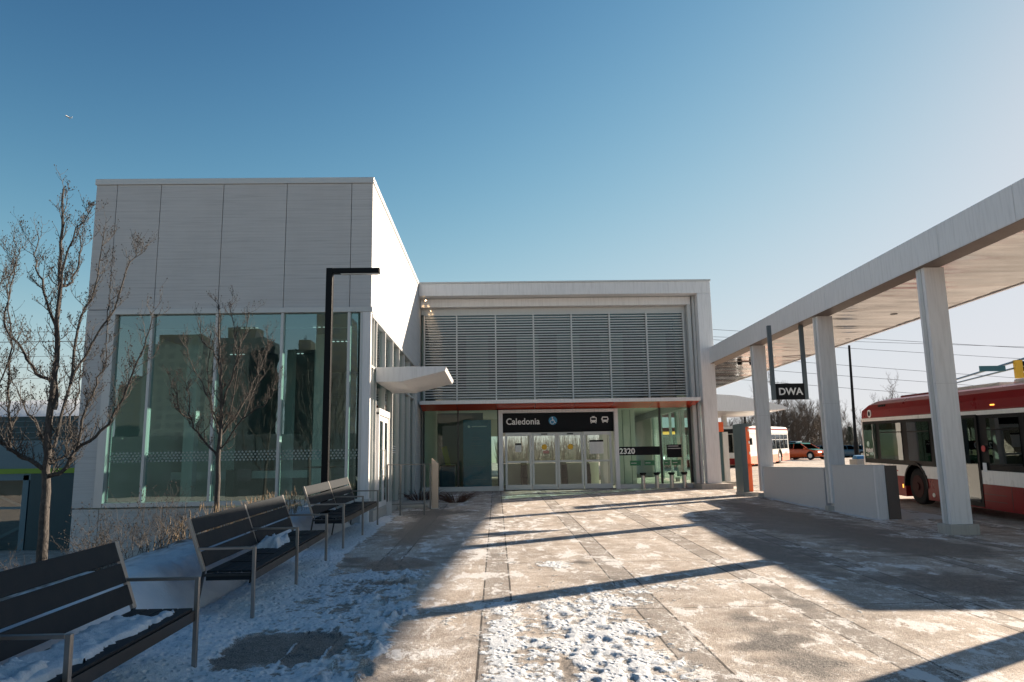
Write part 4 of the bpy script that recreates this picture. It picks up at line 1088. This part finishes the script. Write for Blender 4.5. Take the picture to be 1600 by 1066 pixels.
        m.build('roof_vent', black_trim, t)
        MB().cyl((.0, -4.06, .31), .055, -.02, 'x', 16).build('tail_lamp', lampw2, t)
        MB().box(-.012, .0, -2.45, -2.41, .40, .50).build('side_marker', amber, t)
        MB().box(-.015, .03, -6.98, -6.85, 2.48, 2.51).build('roof_marker', amber, t)
        m = MB()
        for z in (.35, .5): m.box(-.004, .001, -L+4, -4.3, z, z+.008)
        for y in (-7.3, -8.3, -4.9, -1.2): m.box(-.004, .001, y, y+.012, .2, .71)
        m.build('panel_line', dark_metal, t)
    # cant strip and roof
    B('cant_strip', stripec, t, .0, W, -L, 0, 2.288, 2.385)
    k = MB()
    if style == 'new': rings = [(2.388, 0, 0, 0), (2.62, .015, .03, .04), (2.78, .07, .42, .14), (2.88, .20, .70, .35), (2.95, .50, .95, .6)]
    else: rings = [(2.388, 0, 0, 0), (2.66, .02, .03, .04), (2.78, .12, .14, .12), (2.83, .3, .3, .3)]
    for z, ix, ir, if_ in rings: k.v += [(ix, -L+if_, z), (W-ix, -L+if_, z), (W-ix, -ir, z), (ix, -ir, z)]
    for r in range(len(rings)-1):
        for q in range(4): k.f.append((r*4+q, r*4+(q+1) % 4, (r+1)*4+(q+1) % 4, (r+1)*4+q))
    n_ = (len(rings)-1)*4; k.f.append((n_, n_+1, n_+2, n_+3)); k.f.append((3, 2, 1, 0))
    k.build('roof', roofc, t, bevel=.03, seg=2)
    if style == 'new':
        B('roof_unit', bus_white, t, .75, W-.65, -6.0, -3.0, 2.952, 3.06, bevel=.03); B('roof_unit', bus_white, t, .7, W-.62, -L+1.2, -6.6, 2.952, 3.08, bevel=.05)
        B('roof_unit', bus_red, t, .70, W-.66, -2.9, -1.2, 2.952, 3.03, bevel=.03)
    else:
        B('red_stripe', bus_red, t, -.004, W+.004, -L+.1, -.1, 2.55, 2.66)
        m = MB()
        for x0 in (-.004,):
            for k in range(8): m.box(x0, W+.004, -1.5, -.6, .55+k*.04, .57+k*.04)
        m.build('rear_grille', dark_metal, t)
    # front end
    B('windscreen', glass_bus, t, .12, W-.12, -L-.02, -L-.005, 1.0, 2.25)
    B('windscreen_post', black_trim, t, W/2-.03, W/2+.03, -L-.03, -L-.021, 1.0, 2.25)
    B('front_panel', beltc, t, .02, W-.02, -L-.04, -L-.001, .62, .97, bevel=.02)
    B('bumper', lowc if style == 'new' else bus_red, t, .0, W, -L-.10, -L-.001, .22, .60, bevel=.04)
    B('destination_box', black_trim, t, .2, W-.2, -L-.03, -L-.001, 2.30, 2.62)
    if dest: B('destination_display', dest, t, .35, W-.9, -L-.036, -L-.031, 2.36, 2.56)
    for x in (.32, W-.32): MB().cyl((x, -L-.04, .78), .11, -.03, 'y', 18).build('headlight', headl, t)
    for x in (-.22, W+.22):
        mm = MB().box(x-.09, x+.09, -L-.18, -L-.06, 1.5, 1.95); mm.beam((x, -L-.1, 1.98), (W/2+(x-W/2)*.78, -L, 2.2), .03, .03); mm.build('mirror', black_trim, t)
    # inner floor so that nothing shows below
    B('underbody', black_trim, t, .3, W-.3, -L+.2, -.2, .28, .5)
    return t
bA = make_bus('large dark red and white bus with Hybrid lettering, cut off at the right edge', 11.1, bus_red, bus_white, bus_white, bus_red, 'new', None, 'buses in the loop')
aa = math.radians(3.8)
bA.location = (11.4+1.87*math.sin(aa), 21.3+1.87*math.cos(aa), -.135); bA.rotation_euler = (.028, 0, -aa)
old_low = paint('faded_orange_red', (.62, .20, .12), .4, 0, .15, 1)
bB = make_bus('white bus with thin red roof stripe seen between two canopy columns', 12.0, bus_white, bus_white, bus_white, old_low, 'old', None, 'buses in the loop')
bB.location = (21.7, 61.4, gz(61)-.06); bB.rotation_euler = (.022, 0, -math.radians(34))
bC = make_bus('dark red bus facing the camera beside the entrance block', 12.0, bus_red, bus_red, bus_white, bus_red, 'old', amber, 'buses in the loop')
bC.location = (13.55, 62.5, gz(60)-.06); bC.rotation_euler = (.025, 0, -math.radians(12))

# ------------------------------------------------------------------ cars
def make_car(label, body, top, L=4.5, H=1.47, taxi=False, group='cars in the loop'):
    """front at +x, centred on x; width along y"""
    t = thing('parked_car', label, 'car', (0, 0, 0), group)
    st = [(-L/2, .62, .42, .80), (-L/2+.12, .80, .30, .92), (-L/2+.7, .88, .24, .98), (-.9, .90, .22, .98), (.4, .90, .22, .96), (L/2-1.1, .89, .22, .92), (L/2-.45, .84, .24, .80), (L/2-.08, .72, .30, .66), (L/2, .55, .36, .56)]
    m = MB(); n = 10
    for x, w, zb, zt in st:
        zm = (zb+zt)/2
        for (yy, zz) in ((w*.9, zb), (w, zb+.12), (w, zm), (w*.985, zt-.08), (w*.9, zt), (-w*.9, zt), (-w*.985, zt-.08), (-w, zm), (-w, zb+.12), (-w*.9, zb)): m.v.append((x, yy, zz))
    for i in range(len(st)-1):
        for j in range(n):
            j2 = (j+1) % n; m.f.append((i*n+j, i*n+j2, (i+1)*n+j2, (i+1)*n+j))
    m.f.append(tuple(range(n))); m.f.append(tuple(range((len(st)-1)*n, len(st)*n))[::-1])
    m.build('body', body, t, bevel=.03, seg=2, smooth=True)
    def cab(m, xs, w0, w1, z0, z1):
        a, b, c, d = xs
        k = len(m.v)
        m.v += [(a, -w0, z0), (b, -w1, z1), (c, -w1, z1), (d, -w0, z0), (a, w0, z0), (b, w1, z1), (c, w1, z1), (d, w0, z0)]
        m.f += [tuple(k+i for i in q) for q in ((0, 1, 2, 3), (7, 6, 5, 4), (0, 4, 5, 1), (1, 5, 6, 2), (2, 6, 7, 3))]
        return m
    xs = (-L/2+.25, -L/2+.95, .35, 1.15)
    cab(MB(), xs, .82, .66, .95, H-.06).build('windows', glass_car, t)
    cab(MB(), (xs[1]-.12, xs[1]+.02, xs[2]-.02, xs[2]+.10), .67, .62, H-.10, H).build('roof', top, t, bevel=.03)
    m = MB()
    for s in (-1, 1):
        for (x0, z0, x1, z1) in ((xs[0]+.02, .96, xs[1], H-.07), (-.35, .96, -.35, H-.07), (xs[3]-.02, .96, xs[2], H-.07)):
            m.beam((x0, s*.83, z0), (x1, s*.67, z1), .06, .04)
    m.build('window_pillar', body, t)
    if top is not body: MB().prism([(1.1, .955), (L/2-.45, .83), (L/2-.5, .79), (1.1, .90)], 'y', -.78, .78).build('bonnet', top, t, bevel=.02)
    for x in (-L/2+.85, L/2-.85):
        for s in (-1, 1):
            w = MB().cyl((x, s*.80-.11, .33), .33, .22, 'y', 24).build('wheel', rubber, t, bevel=.02)
            MB().cyl((x, s*.92 if s > 0 else -.94, .33), .20, .02, 'y', 18).build('rim', steel, w)
            MB().cyl((x, s*.905-.01, .36), .385, .012, 'y', 24).build('wheel_arch', black_trim, t)
    for s in (-1, 1):
        MB().box(L/2-.14, L/2+.0, s*.60-.14, s*.60+.14, .60, .70).build('headlight', headl, t)
        MB().box(-L/2-.01, -L/2+.06, s*.6-.12, s*.6+.12, .68, .80).build('tail_light', bus_red, t)
        MB().box(.85, 1.0, s*.92-.08, s*.92+.08, .93, 1.05).build('mirror', body, t)
    B('grille', black_trim, t, L/2-.03, L/2+.02, -.45, .45, .34, .52); B('number_plate', lettering, t, L/2+.02, L/2+.03, -.2, .2, .44, .52)
    if taxi: B('taxi_sign', lettering, t, -.45, -.25, -.3, .3, H+.0, H+.14, bevel=.02)
    return t
def place(o, px, Y, rot, dz=0.):
    x = (px-776)/1150*Y; o.location = (x, Y, gz(Y)-.06+dz); o.rotation_euler = (0, 0, math.radians(rot))
c1 = make_car('orange taxi with green roof and bonnet parked beyond the low wall', taxi_orange, taxi_green, 4.6, 1.5, True)
place(c1, 1253, 67, -60)
c2 = make_car('dark teal car half hidden behind the orange taxi', car_dark, car_dark, 4.7, 1.75); place(c2, 1238, 74, -70)
c3 = make_car('dark blue car in the far row right of the taxi', car_blue, car_blue); place(c3, 1292, 88, 10)
c4_ = copy_tree(c3); c4_['label'] = 'dark blue car in the far row, left of the black street pole'; place(c4_, 1322, 88, 5)
c5 = copy_tree(c3); c5['label'] = 'dark blue car in the far row, at the foot of the street pole'; place(c5, 1345, 90, 8)

# ------------------------------------------------------------------ far canopy, poles, signals, wires
fc = thing('far_canopy', 'second white canopy with curved edge far behind the entrance block', 'canopy', (16, 55, gz(55)))
P = [(8, 5.65), (13, 5.6), (16.4, 5.35), (18.6, 4.9), (19.9, 4.5), (19.9, 4.35), (18.6, 4.3), (16.4, 4.25), (13, 4.4), (8, 4.5)]
MB().prism(P, 'y', 50, 58).build('roof_slab', white_paint, fc)
for x in (16.75,): MB().box(x-.15, x+.15, 53.8, 54.2, gz(54)-.1, 4.2).build('column', white_paint, fc)
sp = thing('street_pole', 'tall slim black pole standing right of the middle canopy column', 'pole', (31.7, 65, gz(65)))
MB().tube([(31.75, 65, gz(65)-.1), (31.75, 65, 2.4)], .20, 12).build('pole_base', black_trim, sp)
MB().tube([(31.75, 65, 2.4), (31.95, 65, 11.0)], [.14, .10], 12).build('pole', black_trim, sp)
sp2 = thing('street_pole', 'short dark pole top rising behind the grey kiosk', 'pole', (18.4, 55.5, gz(55)))
MB().tube([(20.0, 59, gz(59)), (20.0, 59, 4.9)], .09, 10).build('pole', black_trim, sp2)
ts = thing('traffic_signal', 'yellow traffic signal on a long grey mast arm, upper right', 'traffic light', (38, 45, gz(45)))
tg = paint('galvanised_grey', (.33, .38, .40), .4, .6)
MB().tube([(38, 45, gz(45)), (38, 45, 8.3)], [.18, .12], 12).build('mast', tg, ts)
MB().tube([(28.3, 45, 5.62), (33.2, 45, 6.98), (38, 45, 7.7)], [.05, .08, .10], 8).tube([(28.3, 45, 5.42), (33.2, 45, 6.55), (38, 45, 7.0)], [.04, .06, .08], 8).build('mast_arm', tg, ts)
hd = MB().box(32.35, 32.80, 44.75, 45.0, 5.72, 6.86).build('signal_head', yellow, ts, bevel=.02)
for z in (6.65, 6.29, 5.93):
    MB().cyl((32.80, 44.88, z), .15, .25, 'x', 14).build('visor', black_trim, hd)
st = thing('street_name_sign', 'dark teal name plate hung on the mast arm', 'sign', (30.9, 44.9, 6.4))
MB().box(30.1, 31.75, 44.84, 44.88, 6.18, 6.52).build('plate', paint('sign_teal', (.03, .12, .15), .4), st)
ub = thing('utility_box', 'small concrete planter box standing beyond the low wall', 'box', (17.9, 37, gz(37)))
MB().box(17.75, 18.45, 36.4, 37.2, gz(37)-.1, gz(37)+.75).build('body', curb_c, ub, bevel=.03)
MB().prism([(36.5, gz(37)+.755), (37.1, gz(37)+.755), (36.9, gz(37)+.95), (36.6, gz(37)+.9)], 'x', 17.85, 18.3).build('tarp', paint('blue_tarp', (.05, .2, .4), .6), ub)
fn = thing('chain_fence', 'grey fence along the far side of the bus loop', 'fence', (45, 97, gz(97)))
m = MB()
for i in range(30): m.box(25+i*2.2, 25.08+i*2.2, 97, 97.08, gz(97)-.1, gz(97)+2.0)
m.build('post', tg, fn)
m = MB()
for k in range(9): m.box(25, 90, 97.02, 97.05, gz(97)+.15+k*.22, gz(97)+.20+k*.22)
m.build('mesh_wire', tg, fn)
wires = [(24.2, 18.9), (22.8, 17.3), (20.6, 14.2), (19.0, 12.6), (17.3, 10.6), (23.9, 20.4)]
wm = paint('wire_dark', (.05, .05, .06), .6)
for i, (a, b) in enumerate(wires):
    pts = []
    for k in range(17):
        u = k/16; x = -150+u*270; z = a+(b-a)*max(0, (x-20)/68)-1.6*4*u*(1-u)*.4
        if x < 20: z = a-.012*(20-x)*.3-1.6*4*u*(1-u)*.4
        pts.append((x, 120+i*1.5, z))
    o = MB().tube(pts, .032, 5).build('power_line', wm, None)
    tag(o, 'thin power line crossing the sky behind the canopy', 'power line', 'power lines crossing the sky')

# ------------------------------------------------------------------ far left building
fb = thing('depot_building', 'dark teal building with lime stripe and snowy roof at the far left', 'building', (-28, 33, -2))
B('lower_wall', teal_clad, fb, -16.6, -12, 27, 40, -3, .95); B('lower_wall', teal_clad, fb, -60, -16.6, 27.35, 40, -3, .95)
B('lime_band', lime, fb, -60, -12, 26.96, 40, .953, 1.13)
B('blue_wall', blue_clad, fb, -60, -12, 27.0, 40, 1.133, 2.12)
B('upper_wall', teal_clad, fb, -60, -12, 27.05, 40, 2.123, 2.98)
m = MB()
for k in range(4): m.box(-60, -12, 27.0, 27.045, 2.2+k*.2, 2.22+k*.2)
m.build('cladding_line', blue_clad, fb)
wn = B('large_window', glass_side, fb, -30, -16.85, 27.10, 27.12, -2.2, .72)
m = MB()
for x in (-16.75, -19.6, -22.5): m.box(x-.1, x+.1, 27.0, 27.2, -2.3, .9)
m.box(-30, -16.85, 27.02, 27.16, -.28, -.20).box(-30, -16.6, 27.0, 27.2, .72, .95).box(-30, -16.6, 27.0, 27.2, -3, -2.2)
m.beam((-16.9, 27.2, -.2), (-19.5, 27.2, .95), .09, .06, (0, 1, 0)).beam((-19.5, 27.2, -2.2), (-16.9, 27.2, -.9), .09, .06, (0, 1, 0))
m.build('window_frame', blue_clad, fb)
xs = np.linspace(-60, -12, 60); ys = np.linspace(27.0, 40, 20); X, Y = np.meshgrid(xs, ys)
Z = 2.98+.85*np.sin(np.pi*(Y-27)/13)**.5*(.8+.5*vn(X*.12, Y*.1, 4))*(1-.5*sst(-17, -12, X))
o = grid_mesh('roof_snow', X, Y, Z, snow_m, {'dirt': np.zeros(X.shape)}); o.parent = fb; o.location = (28, -33, 2)

# ------------------------------------------------------------------ background trees
def back_tree(label, H, seed, spread=.55, n=9, grp='bare trees beyond the bus loop'):
    rr = random.Random(seed); t = thing('bare_tree', label, 'tree', (0, 0, 0), grp)
    m = MB(); m.tube([(0, 0, -.2), (.05, 0, H*.18), (0, .05, H*.4)], [H*.022, H*.018, H*.012], 8); m.build('trunk', bgtwig_m, t)
    c = MB()
    for k in range(n):
        a = 6.283*k/n+rr.uniform(-.3, .3); z = H*rr.uniform(.10, .42); e = rr.uniform(.3, 1.)
        L = H*(.62-.2*z/H)*rr.uniform(.75, 1.1)
        d = Vector((math.cos(a)*spread*e*1.6, math.sin(a)*spread*e*1.6, 1.0)).normalized()
        twigs(c, Vector((0, 0, z)), d, L, H*.009, 4 if H > 5 else 3, rr, .5)
    c.build('crown', bgtwig_m, t); return t
BT = [back_tree('tall bare tree rising behind the white bus, beside the second column', 8.0, 3), back_tree('broad bare tree between the two nearest canopy columns', 6.4, 4, .8), back_tree('low bare thicket tree beyond the taxi', 5.2, 6, .9)]
for o, px, Y in ((BT[0], 1214, 92), (BT[1], 1262, 95), (BT[2], 1240, 90)): o.location = ((px-776)/1150*Y, Y, gz(Y)-.1)
spec = [(0, 1196, 100, .85, 'bare tree directly behind the roof of the white bus'), (1, 1232, 99, 1.1, 'bare tree behind the gap right of the white bus'), (1, 1285, 97, .95, 'bare tree touching the left side of the middle canopy column'),
        (2, 1276, 92, 1.0, 'low bare tree right behind the taxi, beneath taller crowns'), (2, 1322, 96, .85, 'bare tree just right of the middle canopy column'), (1, 1350, 110, .75, 'faint bare tree behind the street pole'),
        (0, 1383, 80, .80, 'bare tree whose top twigs show above the dark red bus'), (2, 1148, 96, .95, 'bare tree seen under the far canopy, left of the kiosk'), (2, 1176, 104, 1.2, 'bare tree just above the kiosk'),
        (1, 1250, 108, 1.05, 'bare tree farther back above the taxi'), (2, 1300, 104, 1.3, 'bare tree behind the middle canopy column')]
for i, (k, px, Y, s, l) in enumerate(spec):
    c = copy_tree(BT[k]); c.location = ((px-776)/1150*Y, Y, gz(Y)-.1); c.rotation_euler = (0, 0, i*1.3); c.scale = (s, s, s); c['label'] = l
ev = thing('evergreen_tree', 'dark evergreen beside the street pole beyond the bus loop', 'tree', (0, 0, 0))
MB().tube([(0, 0, -.2), (0, 0, 3)], [.16, .08], 8).build('trunk', bgtwig_m, ev)
rr = random.Random(9); m = MB()
for i in range(3200):
    h = rr.random()**.8; a = rr.uniform(0, 6.283); r = (1.5*(1-h)+.25)*(rr.random()**.5)*(.75+.4*math.sin(a*5+h*14))
    p = Vector((math.cos(a)*r, math.sin(a)*r, .5+h*3.4)); s = rr.uniform(.06, .16); u = Vector((rr.uniform(-1, 1), rr.uniform(-1, 1), rr.uniform(-.6, .4))).normalized()*s; w = u.orthogonal().normalized()*s*.35
    m.quad(p-w, p+u, p+w)
m.build('crown', ever_m, ev); ev.location = ((1330-776)/1150*93, 93, gz(93)-.1)
hs_ = paint('distant_grove', (.07, .055, .045), 1, 0, .4, .3)
rr = random.Random(77); m = MB()
for i in range(6600):
    x = rr.uniform(0, 78); y = rr.uniform(100, 118); top = 2.6+1.5*float(vn(np.array([x*.25]), np.array([0.3]), 9)[0])
    h = rr.uniform(.3, 1)*top; p = Vector((x, y, gz(y)-.1)); q = p+Vector((rr.uniform(-.8, .8), rr.uniform(-.8, .8), h+.6))
    m.tube([p.lerp(q, .0), q], [.035, .012], 3, False)
tag(m.build('thicket', bgtwig_m, None), 'dense bare undergrowth beyond the bus loop', None, None, 'stuff')

# ------------------------------------------------------------------ high-rises behind the camera (seen mirrored in the hall glazing)
def tower_mat(name, c1, cw):
    m = NT(name); p = m.pos(); s = m.n("SeparateXYZ", inp={0: p}); x, z = s.outputs[0], s.outputs[2]
    fx = m.math('FRACT', m.math('DIVIDE', m.math('ADD', x, 500), 3.4)); fz = m.math('FRACT', m.math('DIVIDE', m.math('ADD', z, 100), 2.8))
    w = m.math('MULTIPLY', m.math('GREATER_THAN', fx, .45), m.math('GREATER_THAN', fz, .45))
    m.bsdf(m.mix(w, c4(c1), c4(cw)), .8); return m.m
tm1 = tower_mat('beige_tower_wall', (.075, .09, .095), (.05, .06, .07)); tm2 = tower_mat('dark_tower_wall', (.03, .04, .045), (.04, .05, .06)); tm3 = tower_mat('brown_tower_wall', (.065, .062, .055), (.05, .05, .06))
for x0, x1, y, h, mt, l in ((-112, -92, -200, 40, tm1, 'beige high-rise with window grid mirrored in the hall glass'), (-91.8, -76, -205, 43, tm2, 'dark high-rise mirrored beside the beige one'), (-71, -60, -215, 40, tm2, 'dark slim high-rise mirrored near the lamp post'),
                         (-55, -46, -190, 48, tm3, 'brown high-rise mirrored right of the lamp post'), (-150, -128, -260, 34, tm3, 'brown low high-rise mirrored at the left of the glazing')):
    t = thing('high_rise', l, 'building', ((x0+x1)/2, y, 0), 'high-rises mirrored in the glass')
    B('tower_wall', mt, t, x0, x1, y-18, y, -2, h); B('roof_house', tm3, t, x0+3, x1-4, y-12, y-4, h, h+4)
t = thing('row_building', 'long low brick building mirrored in the hall glass', 'building', (-60, -70, 0))
B('brick_wall', tm2, t, -110, -20, -82, -70, -3, 5.5)

# ------------------------------------------------------------------ aeroplane high at upper left
ap = thing('aeroplane', 'tiny white aeroplane high in the sky at upper left', 'aeroplane', (-1516, 2500, 1246))
wb = paint('aeroplane_white', (.85, .85, .85), .5)
MB().tube([(-1527, 2500, 1250), (-1525, 2500, 1249.2), (-1508, 2500, 1242.6), (-1504, 2500, 1241.2)], [.5, 1.7, 1.7, .4], 12).build('fuselage', wb, ap)
MB().prism([(-1518, 2485), (-1514, 2499), (-1514, 2501), (-1518, 2515), (-1520, 2515), (-1519, 2501), (-1519, 2499), (-1520, 2485)], 'z', 1245.6, 1246.2).build('wing', wb, ap)
MB().prism([(-1508, 1243), (-1503, 1243), (-1503, 1248), (-1505, 1248)], 'y', 2499.8, 2500.2).build('tail_fin', wb, ap)
